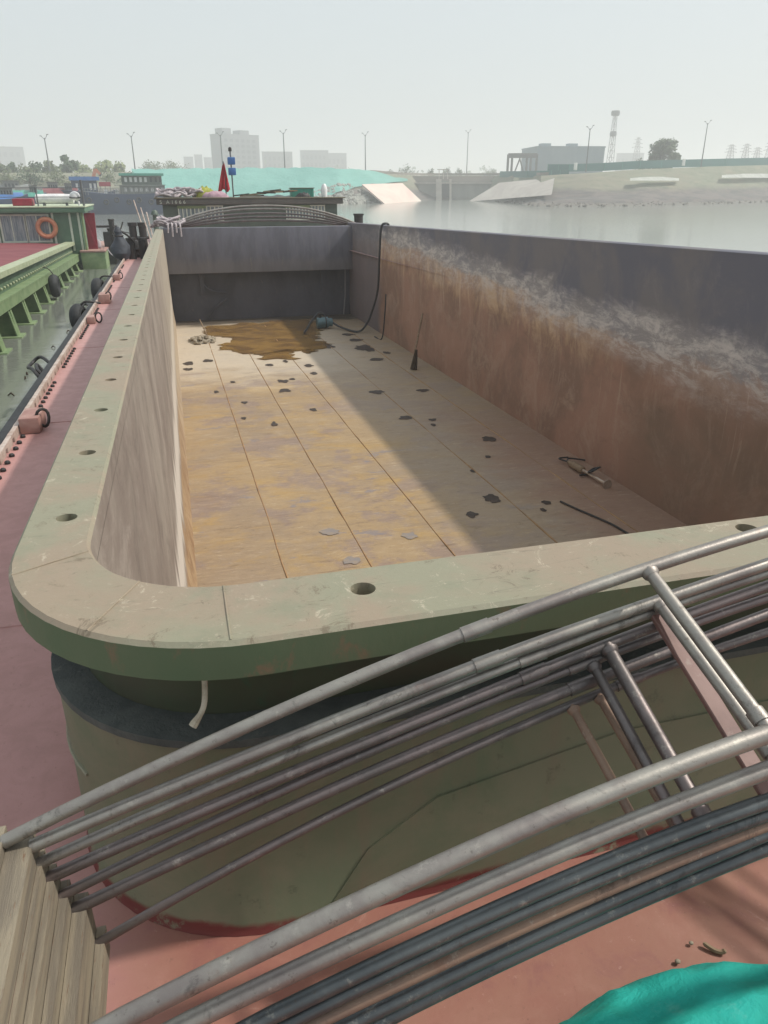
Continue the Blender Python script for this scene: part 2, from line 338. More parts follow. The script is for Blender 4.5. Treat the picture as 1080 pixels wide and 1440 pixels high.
M['fasc'] = paint('fascia', (92, 90, 84), (84, 84, 80), None, 2, .6)
M['wframe'] = paint('white_frame', (200, 208, 192), (184, 192, 176), None, 4, .5)
t = NT('curtained_glass'); n = t.noise(9, 4, .6, t.mapping((3, 3, .2))); M['glass'] = t.out(t.mix(t.step(n, .4, .62), lin((100, 118, 124)), lin((150, 162, 164))), .12)
M['orange'] = paint('lifebuoy_orange', (206, 138, 104), (188, 118, 88), (220, 180, 156), 6, .5)
M['white'] = paint('white_plastic', (226, 226, 224), (206, 206, 208), None, 4, .4)
M['red'] = paint('red_paint', (158, 36, 58), (140, 28, 50), (176, 70, 80), 3, .5)
M['flag'] = paint('flag_red', (206, 44, 62), (186, 34, 54), None, 4, .8)
M['blue'] = paint('blue_paint', (64, 116, 176), (52, 98, 160), (110, 150, 190), 2, .5)
M['navy'] = paint('navy_hull', (48, 66, 96), (40, 56, 82), (90, 100, 116), .35, .55, (1, 1, 1))
M['tealroof'] = paint('teal_roof', (70, 150, 132), (60, 134, 120), None, .6, .6)
M['shipgrey'] = paint('ship_grey', (128, 132, 128), (108, 112, 112), (160, 160, 154), .8, .6)
M['dkglass'] = paint('dark_glass', (52, 60, 66), (40, 46, 52), None, 1, .15, bump=0)
M['yelnet'] = paint('yellow_net', (164, 164, 72), (128, 136, 62), (190, 186, 120), 8, .9)
M['pinkcl'] = paint('pink_cloth', (176, 148, 156), (156, 124, 138), (214, 204, 206), 8, .9)
# shore
M['mud'] = paint('river_mud', (100, 96, 90), (112, 106, 100), (84, 82, 78), .05, .95, (1, 1, 3), bump=.5, bscale=1.2, bdist=.3)
t = NT('grass_bank'); n1 = t.noise(.06, 8, .65); n2 = t.noise(.5, 8, .7); x_, y_, z_ = t.xyz()
c = t.mix(t.step(n1, .4, .6), lin((118, 122, 104)), lin((124, 120, 104))); c = t.mix(t.math('MULTIPLY', t.step(n2, .52, .68), .5), c, lin((100, 108, 88)))
st = t.noise(.16, 10, .75, t.mapping((1, 1, 7)), .5); c = t.mix(t.math('MULTIPLY', t.step(st, .5, .62), .6), c, lin((92, 102, 82))); c = t.mix(t.math('MULTIPLY', t.step(st, .46, .38), .5), c, lin((142, 136, 116)))
z2 = t.math('ADD', z_, t.math('MULTIPLY', t.math('SUBTRACT', n1, .5), 5)); c = t.mix(t.step(z2, 4.2, 2.6), c, t.mix(t.step(st, .4, .6), lin((108, 100, 96)), lin((78, 78, 76))))
t.bump(n2, .4, .3); M['bank'] = t.out(c, .95)
M['concrete'] = paint('slope_concrete', (188, 182, 172), (172, 164, 156), (148, 142, 134), .12, .85, (1, 1, 2), bump=.2, bscale=2, bdist=.05)
M['pinkconc'] = paint('pink_concrete', (212, 200, 188), (214, 186, 176), (196, 190, 178), .12, .85, (1, 1, 2), bump=.2, bscale=2, bdist=.05)
M['wallconc'] = paint('retaining_concrete', (150, 150, 142), (132, 134, 128), (112, 114, 108), .15, .85, (1, 1, .4), bump=.2, bscale=2, bdist=.05)
M['road'] = paint('levee_top', (138, 132, 124), (126, 122, 114), None, .1, .9)
M['dustnet'] = paint('dust_net', (98, 156, 146), (112, 166, 156), (134, 170, 162), .09, .8, (1, 1, 2), bump=.6, bscale=1.1, bdist=.4)
M['fence'] = paint('teal_fence', (40, 98, 96), (46, 106, 102), None, .15, .6)
M['shed'] = paint('shed_wall', (140, 154, 160), (130, 146, 154), (156, 164, 168), .12, .7, (1, 1, .3))
M['bld'] = paint('tower_block', (126, 130, 134), (118, 122, 128), None, .05, .8)
M['bldwin'] = paint('tower_window', (92, 98, 106), (84, 90, 98), None, .1, .4, bump=0)
M['polegrey'] = paint('pole_grey', (96, 98, 100), (84, 86, 90), None, 2, .5, bump=0)
M['gantry'] = paint('gantry_steel', (92, 90, 88), (80, 80, 80), None, 1, .6, bump=0)
M['sheet'] = paint('white_sheet', (220, 222, 216), (200, 204, 196), None, .3, .7)
M['bark'] = paint('bark', (84, 72, 58), (66, 56, 46), None, 3, .9)
def leaf_mat(name, a, b):
    t = NT(name); n = t.noise(.35, 5, .6); m = t.noise(2.5, 3, .6)
    c = t.mix(t.step(n, .38, .62), lin(a), lin(b)); c = t.mix(t.math('MULTIPLY', m, .4), c, lin(tuple(x * .6 for x in a))); return t.out(c, .7)
M['leafdark'] = leaf_mat('leaf_dark', (54, 78, 48), (68, 92, 54))
M['leafmid'] = leaf_mat('leaf_mid', (84, 98, 62), (98, 108, 70))
M['leafpale'] = leaf_mat('leaf_pale', (136, 146, 96), (120, 134, 88))
# river
t = NT('river_water'); n1 = t.noise(.03, 5, .6); w1 = t.noise(.9, 4, .6, t.mapping((1, 2.2, 1))); w2 = t.noise(4, 4, .6, t.mapping((1, 1.8, 1)))
c = t.mix(t.step(n1, .4, .6), lin((118, 122, 114)), lin((126, 130, 122)))
t.bump(t.math('ADD', w1, t.math('MULTIPLY', w2, .35)), .12, .06); M['water'] = t.out(c, .12)
M['greypatch'] = paint('grey_patch', (124, 118, 116), (140, 126, 112), (104, 98, 98), 8, .7)
HAZE = .0015; SKYC = (3.32, 3.65, 3.77); SUNE = 2.7; EXPO = 0.45
# =================================================================== OUR BARGE (barge frame: z = 0 at eye level)
FR[0] = MB
ZD = -1.68; ZF = -4.0; YB = 27.5
barge = thing('cargo_barge', 'empty river barge with open rusty hold, red deck and green coaming filling the foreground', 'barge', (3.0, 14.0, -4.4))
def xo(y): return -.45 + .15 * (y - 1.9) / 26
def xi(y): return -.27 + .22 * (y - 1.9) / 26
def zl(y): return -.80 - .0035 * (y - 1.9)
def zr(y): return -.50 - .0098 * y
def zf(x): return -.80 if x < 2 else -.80 + (x - 2) / 4.25 * .28
OUT = []; INN = []
for y in (28.2, 24, 20, 16, 13, 10, 8, 6, 5, 4, 3.2, 2.6, 2.2):
    OUT.append(Vector((xo(y), y, zl(y)))); INN.append(Vector((xi(y), y, zl(y))))
NA = 14
for k in range(NA + 1):
    a = math.pi + math.pi / 2 * k / NA
    OUT.append(Vector((.1 + .55 * math.cos(a), 1.82 + .55 * math.sin(a), -.8))); INN.append(Vector((.08 + .35 * math.cos(a), 1.87 + .35 * math.sin(a), -.8)))
for x in (.3, .6, 1, 1.5, 2, 3, 4, 5, 5.9):
    OUT.append(Vector((x, 1.27, zf(x)))); INN.append(Vector((x, 1.52, zf(x))))
def sweep(bm, sections, close=True):
    rows = [[bm.verts.new(p) for p in s] for s in sections]
    for a, b in zip(rows, rows[1:]):
        n = len(a)
        for k in range(n if close else n - 1): bm.faces.new((a[k], a[(k + 1) % n], b[(k + 1) % n], b[k]))
    if close: bm.faces.new(rows[0]); bm.faces.new(rows[-1][::-1])
bm = BM(); secs = []; LT = .085
for o, i in zip(OUT, INN):
    d = (i - o).normalized(); dz = Vector((0, 0, 1)); b = .009
    secs.append([i - dz * LT, i - dz * b, i - d * b, o + d * b, o - dz * b, o - dz * LT])
sweep(bm, secs)
cap_me = mesh_from('cap_tmp', bm, M['cap'])
cap_tmp = bpy.data.objects.new('cap_tmp', cap_me); COL.objects.link(cap_tmp)
HOLES = [(-.345, 2.03 + .595 * k, .028) for k in range(40)] + [(.34 + 1.05 * k, 1.415 + .04 * (k > 0), .029) for k in range(5)]
bm = BM()
for hx, hy, hr in HOLES:
    x = hx + (xo(hy) + .45 if hx < 0 else 0)
    z = zl(hy) if hx < 0 else zf(hx)
    lathe(bm, [(hr, -.06), (hr, .05)], (x, hy, z), 18)
cut = bpy.data.objects.new('cut_tmp', mesh_from('cut_tmp', bm, M['black'])); COL.objects.link(cut)
md = cap_tmp.modifiers.new('b', 'BOOLEAN'); md.object = cut; md.operation = 'DIFFERENCE'; md.solver = 'EXACT'
bpy.context.view_layer.update(); dg = bpy.context.evaluated_depsgraph_get()
bm = BM(); ev = cap_tmp.evaluated_get(dg); me = ev.to_mesh(); bm.from_mesh(me); ev.to_mesh_clear()
bpy.data.objects.remove(cap_tmp); bpy.data.objects.remove(cut)
bm.normal_update()
for f in bm.faces:
    low = f.normal.z < .35 and min(v.co.z - (-.8 if v.co.x < 2 else zf(v.co.x)) for v in f.verts) < -.06
    f.material_index = 0 if not low else (1 if f.normal.x + f.normal.y < -.2 else 2)
    if f.calc_area() < .0012 and f.normal.z > -.2: f.material_index = 0
part('coaming_cap', bm, [M['cap'], M['capside'], M['lwall']], barge)
# raised welds across the cap
for k in (15, 21, 26):
    o, i = OUT[k], INN[k]; d = (i - o) * .04; bm = BM()
    tube(bm, [o + d + Vector((0, 0, .0005)), (o + i) / 2 + Vector((0, 0, .0015)), i - d + Vector((0, 0, .0005))], .0022, 6); part('weld_bead', bm, M['cap'], barge)
# skirt behind the cap, ledge, lower coaming wall
def offs(dist, zz):
    P = []
    for o, i in zip(OUT, INN):
        d = (i - o).normalized(); P.append(Vector((o.x, o.y, zz)) + d * dist)
    return P
bm = BM(); A = offs(.135, 0); B = offs(.15, 0)
sweep(bm, [[Vector((a.x, a.y, o.z - LT - .001)), Vector((a.x, a.y, -1.12)), Vector((b.x, b.y, -1.12)), Vector((b.x, b.y, o.z - LT - .001))] for a, b, o in zip(A, B, OUT)])
part('coaming_skirt', bm, M['skirt'], barge)
bm = BM(); A = offs(.05, 0); B = offs(.134, 0)
sweep(bm, [[Vector((a.x, a.y, -1.10)), Vector((a.x, a.y, -1.08)), Vector((b.x, b.y, -1.07)), Vector((b.x, b.y, -1.10))] for a, b in zip(A, B)])
part('coaming_ledge', bm, M['ledge'], barge)
bm = BM(); A = offs(.058, 0); B = offs(.085, 0); secs = []
for a, b in zip(A, B):
    d = (b - a).normalized()
    secs.append([a + Vector((0, 0, -1.102)), a + Vector((0, 0, -1.40)), a + Vector((0, 0, -1.66)) - d * .004, a + Vector((0, 0, ZD + .001)) - d * .012, b + Vector((0, 0, ZD + .001)), b + Vector((0, 0, -1.102))])
sweep(bm, secs); part('coaming_wall', bm, M['coam'], barge)
# doubler plate on the front of the coaming wall and weld seam round the corner
bm = BM()
prism(bm, [(.2, 1.322, -1.672), (1.55, 1.322, -1.672), (4, 1.322, -1.672), (4, 1.322, -1.25), (1.0, 1.322, -1.27), (.5, 1.322, -1.36), (.32, 1.322, -1.48)], (0, .006, 0)); part('doubler_plate', bm, M['coam'], barge)
bm = BM(); W = offs(.056, 0); tube(bm, [Vector((w.x, w.y, -1.30 - .22 * max(0, min(1, (j - 13) / 10)))) for j, w in enumerate(W[6:19])], .005, 6); part('weld_seam', bm, M['cap'], barge)
# small stiffener brackets under the cap on the left run
for y in (2.0, 4.4, 6.8, 9.2, 11.6, 14, 16.4, 18.8, 21.2, 23.6, 26):
    bm = BM(); prism(bm, [(xo(y) + .02, y, zl(y) - LT - .001), (xo(y) + .134, y, zl(y) - LT - .001), (xo(y) + .134, y, -1.1), (xo(y) + .10, y, -1.1), (xo(y) + .02, y, -1.0)], (0, .012, 0)); part('stiffener', bm, M['black'] if y < 3 else M['skirt'], barge)
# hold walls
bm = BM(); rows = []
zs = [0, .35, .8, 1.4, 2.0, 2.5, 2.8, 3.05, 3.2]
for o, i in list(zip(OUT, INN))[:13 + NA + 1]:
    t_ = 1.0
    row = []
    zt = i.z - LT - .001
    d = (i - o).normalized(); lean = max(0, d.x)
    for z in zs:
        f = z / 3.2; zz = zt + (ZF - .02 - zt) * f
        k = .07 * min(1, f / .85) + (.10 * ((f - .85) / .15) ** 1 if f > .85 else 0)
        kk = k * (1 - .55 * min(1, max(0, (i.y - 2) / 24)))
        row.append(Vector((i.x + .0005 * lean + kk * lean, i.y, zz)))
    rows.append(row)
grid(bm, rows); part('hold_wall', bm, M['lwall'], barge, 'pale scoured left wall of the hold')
bm = BM(); box(bm, .05, 6.4, 1.521, 1.54, ZF - .02, -.89); part('hold_wall', bm, M['lwall'], barge, 'front wall of the hold under the near coaming')
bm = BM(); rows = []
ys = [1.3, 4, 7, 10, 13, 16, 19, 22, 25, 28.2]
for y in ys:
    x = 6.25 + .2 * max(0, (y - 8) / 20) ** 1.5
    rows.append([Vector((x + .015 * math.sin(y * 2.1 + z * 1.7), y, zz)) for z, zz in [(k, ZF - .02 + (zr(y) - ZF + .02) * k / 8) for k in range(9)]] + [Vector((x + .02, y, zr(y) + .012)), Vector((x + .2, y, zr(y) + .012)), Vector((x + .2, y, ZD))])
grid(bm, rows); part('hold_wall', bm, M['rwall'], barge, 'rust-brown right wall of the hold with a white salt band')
# floor
bm = BM(); rows = []
for j in range(60):
    y = 1.45 + j * 27.2 / 59
    rows.append([Vector((-.35 + i * 7.2 / 29, y, ZF + .004 * noise.noise(Vector((i * .5, j * .35, 2))))) for i in range(30)])
grid(bm, rows); part('hold_floor', bm, M['floor'], barge)
bm = BM()
for x, y0, y1 in ((.93, 1.6, 25.5), (1.93, 1.6, 26), (2.98, 1.6, 26.5), (4.35, 1.6, 26), (5.5, 1.6, 27)):
    pts = [Vector((x + .012 * noise.noise(Vector((x, y * .8, 0))), y, ZF + .001)) for y in [y0 + (y1 - y0) * k / 60 for k in range(61)]]
    tube(bm, pts, [.010 + .010 * noise.noise(Vector((x, k * .7, 3))) for k in range(61)], 6)
part('plate_seam', bm, M['weld'], barge)
# far bulkhead: deep box beam, dark recess below
bm = BM(); box(bm, -.12, 6.5, YB, YB + .6, -2.33, -.86, .012); part('bulkhead_beam', bm, M['bulk'], barge)
bm = BM(); box(bm, -.12, 6.6, YB + .62, YB + .7, ZF - .05, -2.2)
for x in (1.0, 5.35): box(bm, x, x + .14, YB + .45, YB + .615, -3.05, -2.34)
part('bulkhead_recess', bm, M['recess'], barge)
bm = BM(); tube(bm, smooth_curve([(1.1, YB + .5, -2.4), (1.15, YB + .5, -2.8), (1.5, YB + .45, -3.0), (1.9, YB + .5, -3.05)], 6), .03, 6)
tube(bm, smooth_curve([(1.2, YB + .5, -3.9), (1.5, YB + .4, -3.5), (1.9, YB + .5, -3.25)], 6), .04, 6); part('hanging_pipe', bm, M['recess'], barge)
bm = BM(); tube(bm, [(6.2, YB + .2, -2.34), (6.18, YB + .2, -3.2), (6.1, YB + .2, -3.95)], .025, 6); part('drain_pipe', bm, M['bulk'], barge)
# deck
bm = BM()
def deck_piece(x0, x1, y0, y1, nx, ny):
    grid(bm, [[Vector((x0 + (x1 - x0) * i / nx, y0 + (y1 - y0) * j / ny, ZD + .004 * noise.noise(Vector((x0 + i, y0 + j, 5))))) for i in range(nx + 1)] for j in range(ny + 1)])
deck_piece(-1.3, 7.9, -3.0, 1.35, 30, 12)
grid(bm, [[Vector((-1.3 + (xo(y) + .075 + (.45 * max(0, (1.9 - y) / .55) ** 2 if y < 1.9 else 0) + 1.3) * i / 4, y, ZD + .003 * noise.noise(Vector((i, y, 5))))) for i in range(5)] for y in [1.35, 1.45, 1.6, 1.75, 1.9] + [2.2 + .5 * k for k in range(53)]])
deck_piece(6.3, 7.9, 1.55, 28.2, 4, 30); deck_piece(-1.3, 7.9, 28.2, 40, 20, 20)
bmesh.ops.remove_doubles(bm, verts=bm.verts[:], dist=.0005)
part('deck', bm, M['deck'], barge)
bm = BM()
for (x, y0, y1) in (): tube(bm, [(x + .01 * noise.noise(Vector((0, y, 0))), y, ZD + .001) for y in [y0 + k * .5 for k in range(60)]], .006, 5)
for y in (3.05, 6.4, 9.9, 13.5, 17): bm = BM(); tube(bm, [(-1.28, y, ZD + .001), (-.85, y + .01, ZD + .001), (-.42, y, ZD + .001)], .004, 5); part('deck_seam', bm, M['deck'], barge)
# hull sides
bm = BM(); prof = [(-1.301, ZD - .004), (-1.301, -2.4), (-1.29, -5)]
prism(bm, [(-1.301, -3, ZD - .004), (-1.301, 40, ZD - .004), (-1.301, 40, -5), (-1.301, -3, -4.6)], (.05, 0, 0))
prism(bm, [(7.901, -3, ZD - .004), (7.901, 40, ZD - .004), (7.901, 40, -5), (7.901, -3, -4.6)], (-.05, 0, 0))
box(bm, -1.25, 7.85, -3.0, -2.95, -5, ZD - .004); box(bm, -1.25, 7.85, 39.95, 40, -5, ZD - .004)
part('hull', bm, M['hull'], barge)
bm = BM(); box(bm, -1.47, -1.303, -3, 40, -1.86, -1.72, .02); part('rubbing_strake', bm, M['rubber'], barge)
bm = BM(); tube(bm, [(-1.49 - .02 * noise.noise(Vector((0, y * .3, 8))), y, -1.80) for y in [-3 + k for k in range(44)]], .028, 8); part('guard_pipe', bm, M['palebar'], barge)
# raised edge bar with drain slots
bm = BM(); y = -3
while y < 40:
    box(bm, -1.298, -1.262, y, y + .20, ZD + .001, ZD + .075, .004); box(bm, -1.298, -1.262, y + .20, y + .27, ZD + .045, ZD + .0752); y += .27
part('edge_bar', bm, M['palebar'], barge)
bolt = None; y = 3; nbolt = 0
while y < 22 and nbolt < 96:
    for k in range(8):
        if bolt is None:
            bm = BM(); lathe(bm, [(.02, 0), (.02, .014), (.012, .022)], (0, 0, 0), 8); bolt = part('bolt', bm, M['black'], barge); o = bolt
        else: o = bolt.copy(); COL.objects.link(o)
        o.location = Vector((-1.225, y + k * .16 + .012 * rnd.random(), ZD + .002)) - BASE[barge.name]; nbolt += 1
    y += 1.9
# bitts on the left deck edge
def bitt(y, big=1):
    bm = BM(); box(bm, -1.255, -1.255 + .15 * big, y, y + .34 * big, ZD + .002, ZD + .13 * big, .018); p = part('bitt', bm, M['bitt'], barge)
    bm = BM(); c = Vector((-1.12, y + .10, ZD + .10 * big)); tube(bm, [c + Vector((.045 * math.cos(a) + .03, .02 * math.sin(a * 2), .07 * math.sin(a))) for a in [k * math.pi * 2 / 14 for k in range(14)]], .012, 8, closed=True); part('ring', bm, M['black'], p)
bitt(6.1); bitt(11.9, .8); bitt(14.3, 1.25); bitt(18.6)
def twin_bollard(x, y, h, r=.1):
    bm = BM()
    for dx in (0, .34): lathe(bm, [(r, 0), (r, h * .86), (r * 1.25, h * .88), (r * 1.25, h)], (x + dx, y, ZD + .002), 14)
    tube(bm, [(x - .2, y, ZD + h * .45), (x + .54, y, ZD + h * .45)], .05, 8); part('bollard', bm, M['black'], barge)
twin_bollard(-1.12, 30.2, .95, .13); twin_bollard(-1.05, 25.5, .62, .12)
bm = BM(); lathe(bm, [(.17, 0), (.17, .55), (.2, .56), (.2, .62)], (7.05, 29.0, -1.1), 14); lathe(bm, [(.17, 0), (.17, .6)], (7.05, 29.0, ZD + .002), 14); part('bollard', bm, M['black'], barge, 'dark bollard just beyond the far right corner of the hold')
# gangway posts and stanchions by the far left corner
bm = BM()
for x, y, h, lx in ((-.45, 29.2, 1.15, -.3), (-.36, 28.8, 1.0, -.2), (-.6, 30.5, 1.4, -.4)):
    tube(bm, [(x, y, ZD), (x + lx, y + .8, ZD + h + .3)], .024, 8)
part('stanchion', bm, M['palebar'], barge)
# ------------------------------------------------------------------- deckhouse at the stern
HY = 33.0
house = part('deckhouse', BM(), M['cabin2'], barge)
bm = BM(); box(bm, 0.02, 7.1, HY, HY + 5.5, ZD + .003, -.16)
bm.to_mesh(house.data); bm.free(); house.data.materials.clear(); house.data.materials.append(M['cabin2'])
bm = BM(); box(bm, -.2, 7.3, HY - .28, HY + 5.8, -.155, .06, .02); part('fascia', bm, M['fasc'], house)
bm = BM(); box(bm, -.28, 7.4, HY - .36, HY + 5.9, .062, .11, .015); part('roof', bm, M['roofgrey'], house)
for x0, x1, n in ((.62, 2.35, 11), (4.95, 6.55, 12)):
    bm = BM(); box(bm, x0, x1, HY - .012, HY - .003, -.72, -.24); g = part('window', bm, M['glass'], house)
    bm = BM()
    for k in range(n + 1):
        x = x0 + (x1 - x0) * k / n; box(bm, x - .022, x + .022, HY - .05, HY - .013, -.72, -.24)
    box(bm, x0 - .03, x1 + .03, HY - .055, HY - .014, -.24, -.19); box(bm, x0 - .03, x1 + .03, HY - .055, HY - .014, -.77, -.72); part('window_bar', bm, M['wframe'], g)
    bm = BM(); box(bm, x0 - .05, x0 + (x1 - x0) * .62, HY - .07, HY - .056, -.30, -.2); part('curtain_rail', bm, M['ngreen'], g)
for ch, cx in zip('SA1666', (-.08, .17, .36, .50, .66, .82)):
    cu = bpy.data.curves.new('letter', 'FONT'); cu.body = ch; cu.size = .19; cu.extrude = .006
    to = bpy.data.objects.new('letter_curve', cu); COL.objects.link(to); bpy.context.view_layer.update()
    me = bpy.data.meshes.new_from_object(to.evaluated_get(bpy.context.evaluated_depsgraph_get())); bpy.data.objects.remove(to)
    bm = BM(); bm.from_mesh(me); bm.transform(Matrix.Translation((cx, HY - .292, -.12)) @ Matrix.Rotation(math.pi / 2, 4, 'X')); part('letter', bm, M['wframe'], house, smooth=False)
# ------------------------------------------------------------------- things lying in the hold
def blob_outline(c, rx, ry, n, seed, rough=.3, rag=0):
    out = []
    for k in range(n):
        a = 2 * math.pi * k / n; f = 1 + rough * noise.noise(Vector((math.cos(a) * 1.4 + seed, math.sin(a) * 1.4, seed * .7))) + rag * noise.noise(Vector((math.cos(a) * 5 + seed, math.sin(a) * 5, 1)))
        out.append(Vector((c[0] + rx * f * math.cos(a), c[1] + ry * f * math.sin(a), c[2])))
    return out
def flat_poly(bm, pts, h=.003):
    c = sum(pts, Vector()) / len(pts); cv = bm.verts.new(c); n = len(pts); vs = [bm.verts.new(p) for p in pts]; lo = [bm.verts.new(p - Vector((0, 0, h))) for p in pts]
    for k in range(n): bm.faces.new((cv, vs[k], vs[(k + 1) % n])); bm.faces.new((vs[k], lo[k], lo[(k + 1) % n], vs[(k + 1) % n]))
base_poly = [(.95, 26.6), (4.75, 27.3), (4.85, 25.4), (4.5, 24.2), (4.2, 23.0), (4.45, 22.0), (3.9, 21.2), (3.55, 20.9), (3.2, 21.4), (3.05, 20.2), (2.2, 20.25), (2.0, 21.4), (1.75, 21.2), (1.5, 21.7), (1.2, 22.6), (1.75, 23.4), (1.5, 24.3), (1.05, 24.6), (.85, 25.4)]
pts = []
for k in range(len(base_poly)):
    a = Vector((*base_poly[k], 0)); b = Vector((*base_poly[(k + 1) % len(base_poly)], 0))
    for q in range(14):
        p = a.lerp(b, q / 14); w = noise.noise(Vector((p.x * 2, p.y * 5, 0))) * .3 + noise.noise(Vector((p.x * 4, p.y * 11, 3))) * .16; pts.append(Vector((p.x + w, p.y + .4 * noise.noise(p * 1.9 + Vector((9, 0, 0))), ZF + .012)))
bm = BM(); vs = [bm.verts.new(p) for p in pts]; bm.faces.new(vs); bmesh.ops.triangulate(bm, faces=bm.faces[:])
struct('puddle', bm, M['puddle'], (2.9, 23.5, ZF + .012), 'wide rusty brown puddle before the far bulkhead')
SPOTS = [(266, 511, 17, 5), (292, 507, 16, 4), (265, 519, 12, 4), (304, 551, 7, 4), (327, 537, 7, 3), (343, 588, 8, 4), (398, 536, 18, 5), (400, 549, 20, 5), (378, 513, 14, 4), (401, 508, 9, 4), (434, 514, 15, 4), (441, 525, 12, 4), (411, 533, 9, 3), (385, 596, 11, 7), (441, 576, 11, 5), (530, 551, 22, 6), (571, 587, 22, 6), (609, 590, 11, 4), (609, 597, 8, 4), (595, 549, 18, 4), (687, 617, 20, 8), (692, 701, 26, 12), (663, 723, 20, 9), (768, 706, 12, 7), (764, 717, 9, 5), (686, 642, 8, 4), (665, 662, 7, 5), (512, 489, 28, 9), (520, 492, 16, 5), (531, 505, 20, 5), (545, 496, 12, 4), (500, 478, 24, 5), (462, 487, 18, 7), (452, 482, 14, 4), (490, 470, 16, 4), (462, 748, 30, 10), (577, 753, 26, 10), (495, 788, 28, 12), (344, 566, 9, 4)]
def bray(u, v):
    return MB.to_3x3().inverted() @ ray(u, v)
def on_z(u, v, z):
    r = bray(u, v); return r * (z / r.z)
for n_, (u, v, w, h) in enumerate(SPOTS):
    p = on_z(u, v, ZF + .0085); a = on_z(u - w / 2, v, ZF); b = on_z(u + w / 2, v, ZF); c0 = on_z(u, v - h / 2, ZF); c1 = on_z(u, v + h / 2, ZF)
    bm = BM(); flat_poly(bm, blob_outline(p, (b - a).length * .44, min((c0 - c1).length * .42, .5), 44, n_ * 1.7, .55, .16), .001)
    pale = n_ in (35, 36, 37)
    struct('puddle', bm, M['spot'] if not pale else M['greypatch'], tuple(p), 'small dark wet patch on the hold floor' if not pale else 'grey scoured patch on the hold floor')
# submersible pump and hose
pc = (4.85, 25.0, ZF + .02); pump = thing('submersible_pump', 'small blue pump lying at the edge of the puddle in the hold', 'pump', pc)
bm = BM(); lathe(bm, [(.1, -.28), (.17, -.27), (.18, -.1), (.18, .1), (.14, .12), (.14, .25), (.09, .27)], (pc[0], pc[1], ZF + .2), 16, 'X'); part('pump_body', bm, M['pumpblue'], pump)
bm = BM(); lathe(bm, [(.19, -.02), (.19, .02)], (pc[0] + .02, pc[1], ZF + .2), 16, 'X'); lathe(bm, [(.05, 0), (.05, .14)], (pc[0] - .15, pc[1], ZF + .36), 10); part('pump_collar', bm, M['black'], pump)
hp = [(6.55, 22.9, -1.3), (6.5, 22.85, -.76), (6.36, 22.8, -.66), (6.23, 22.8, -.8), (6.2, 22.9, -1.6), (6.22, 23.2, -2.6), (6.2, 23.8, -3.3), (6.05, 24.0, -3.75), (5.7, 23.7, ZF + .06), (5.35, 24.4, ZF + .08), (5.1, 24.9, ZF + .2), (4.75, 25.2, ZF + .5), (4.4, 24.9, ZF + .3), (4.1, 24.3, ZF + .1), (3.95, 23.9, ZF + .07)]
bm = BM(); tube(bm, smooth_curve(hp, 8), .034, 10); solo('pump_hose', bm, M['hose'], 'black hose hanging over the right wall down to the blue pump', 'hose', (5.7, 23.7, ZF))
hp = [(6.15, 22.0, -2.6), (6.14, 22.1, -3.2), (6.1, 22.3, ZF + .05), (6.0, 22.8, ZF + .03)]
bm = BM(); tube(bm, smooth_curve(hp, 6), .02, 6); solo('pump_cable', bm, M['hose'], 'thin dark cable hanging down the right wall beside the black hose', 'cable', (6.1, 22.3, ZF))
# broom leaning on the right wall
br = thing('broom', 'broom with a long handle leaning against the right wall of the hold', 'broom', (5.75, 17.9, ZF + .01))
bm = BM(); tube(bm, [(5.79, 18.0, ZF + .42), (6.23, 18.75, -2.75)], .027, 8); part('handle', bm, M['wood'], br)
bm = BM(); lathe(bm, [(.09, 0), (.075, .16), (.05, .36), (.03, .5)], (0, 0, 0), 12)
bm.transform(Matrix.Translation((5.73, 17.9, ZF + .01)) @ Matrix.Rotation(R(8), 4, 'Y')); part('brush', bm, M['bristle'], br)
# long metal tool near the right wall
P0 = Vector((5.9, 10.15, ZF + .07)); P1 = Vector((5.97, 9.1, ZF + .06)); D = (P1 - P0).normalized(); SD = D.cross(Vector((0, 0, 1)))
tool = thing('power_tool', 'long pale metal tool with side handles lying by the right wall of the hold', 'tool', tuple((P0 + P1) / 2 - Vector((0, 0, .06))))
bm = BM(); tube(bm, [P0, P0 + D * .1, P0 + D * .12, P0 + D * .4, P0 + D * .42], [.03, .04, .06, .06, .04], 12); part('tool_body', bm, M['wood'], tool)
bm = BM(); tube(bm, [P0 + D * .4, P1], .024, 10); part('shaft', bm, M['steel'], tool)
bm = BM(); tube(bm, [P1 - D * .05, P1, P1 + D * .02], [.03, .07, .075], 12); part('foot', bm, M['steel'], tool)
bm = BM(); c = P0 + D * .52; tube(bm, [c - SD * .02, c - SD * .12 + Vector((0, 0, .05)), c - SD * .16 + D * .1 + Vector((0, 0, .1)), c - SD * .06 + D * .2 + Vector((0, 0, .14)), c + SD * .04 + D * .18 + Vector((0, 0, .08)), c + D * .03], .016, 8, closed=True)
tube(bm, [c - SD * .1 - Vector((0, 0, .04)), c + SD * .12 - Vector((0, 0, .03))], .018, 8); part('handle', bm, M['black'], tool)
bm = BM(); tube(bm, smooth_curve([P0, P0 - D * .15 - SD * .1, P0 - D * .1 - SD * .35 - Vector((0, 0, .04)), P0 + D * .02 - SD * .5 - Vector((0, 0, .05))], 6), .014, 6); tube(bm, smooth_curve([P0 - D * .02, P0 - D * .2 + SD * .05, P0 - D * .2 - SD * .12], 5), .014, 6); part('cord', bm, M['black'], tool)
# crack-like rope on the floor
pts = [on_z(u, v, ZF + .02) for u, v in [(788, 705), (812, 716), (840, 728), (862, 738), (884, 751)]]
bm = BM(); tube(bm, smooth_curve(pts, 6), .014, 6); solo('rope', bm, M['black'], 'thin dark rope lying on the hold floor towards the near right corner', 'rope', tuple(pts[2]))
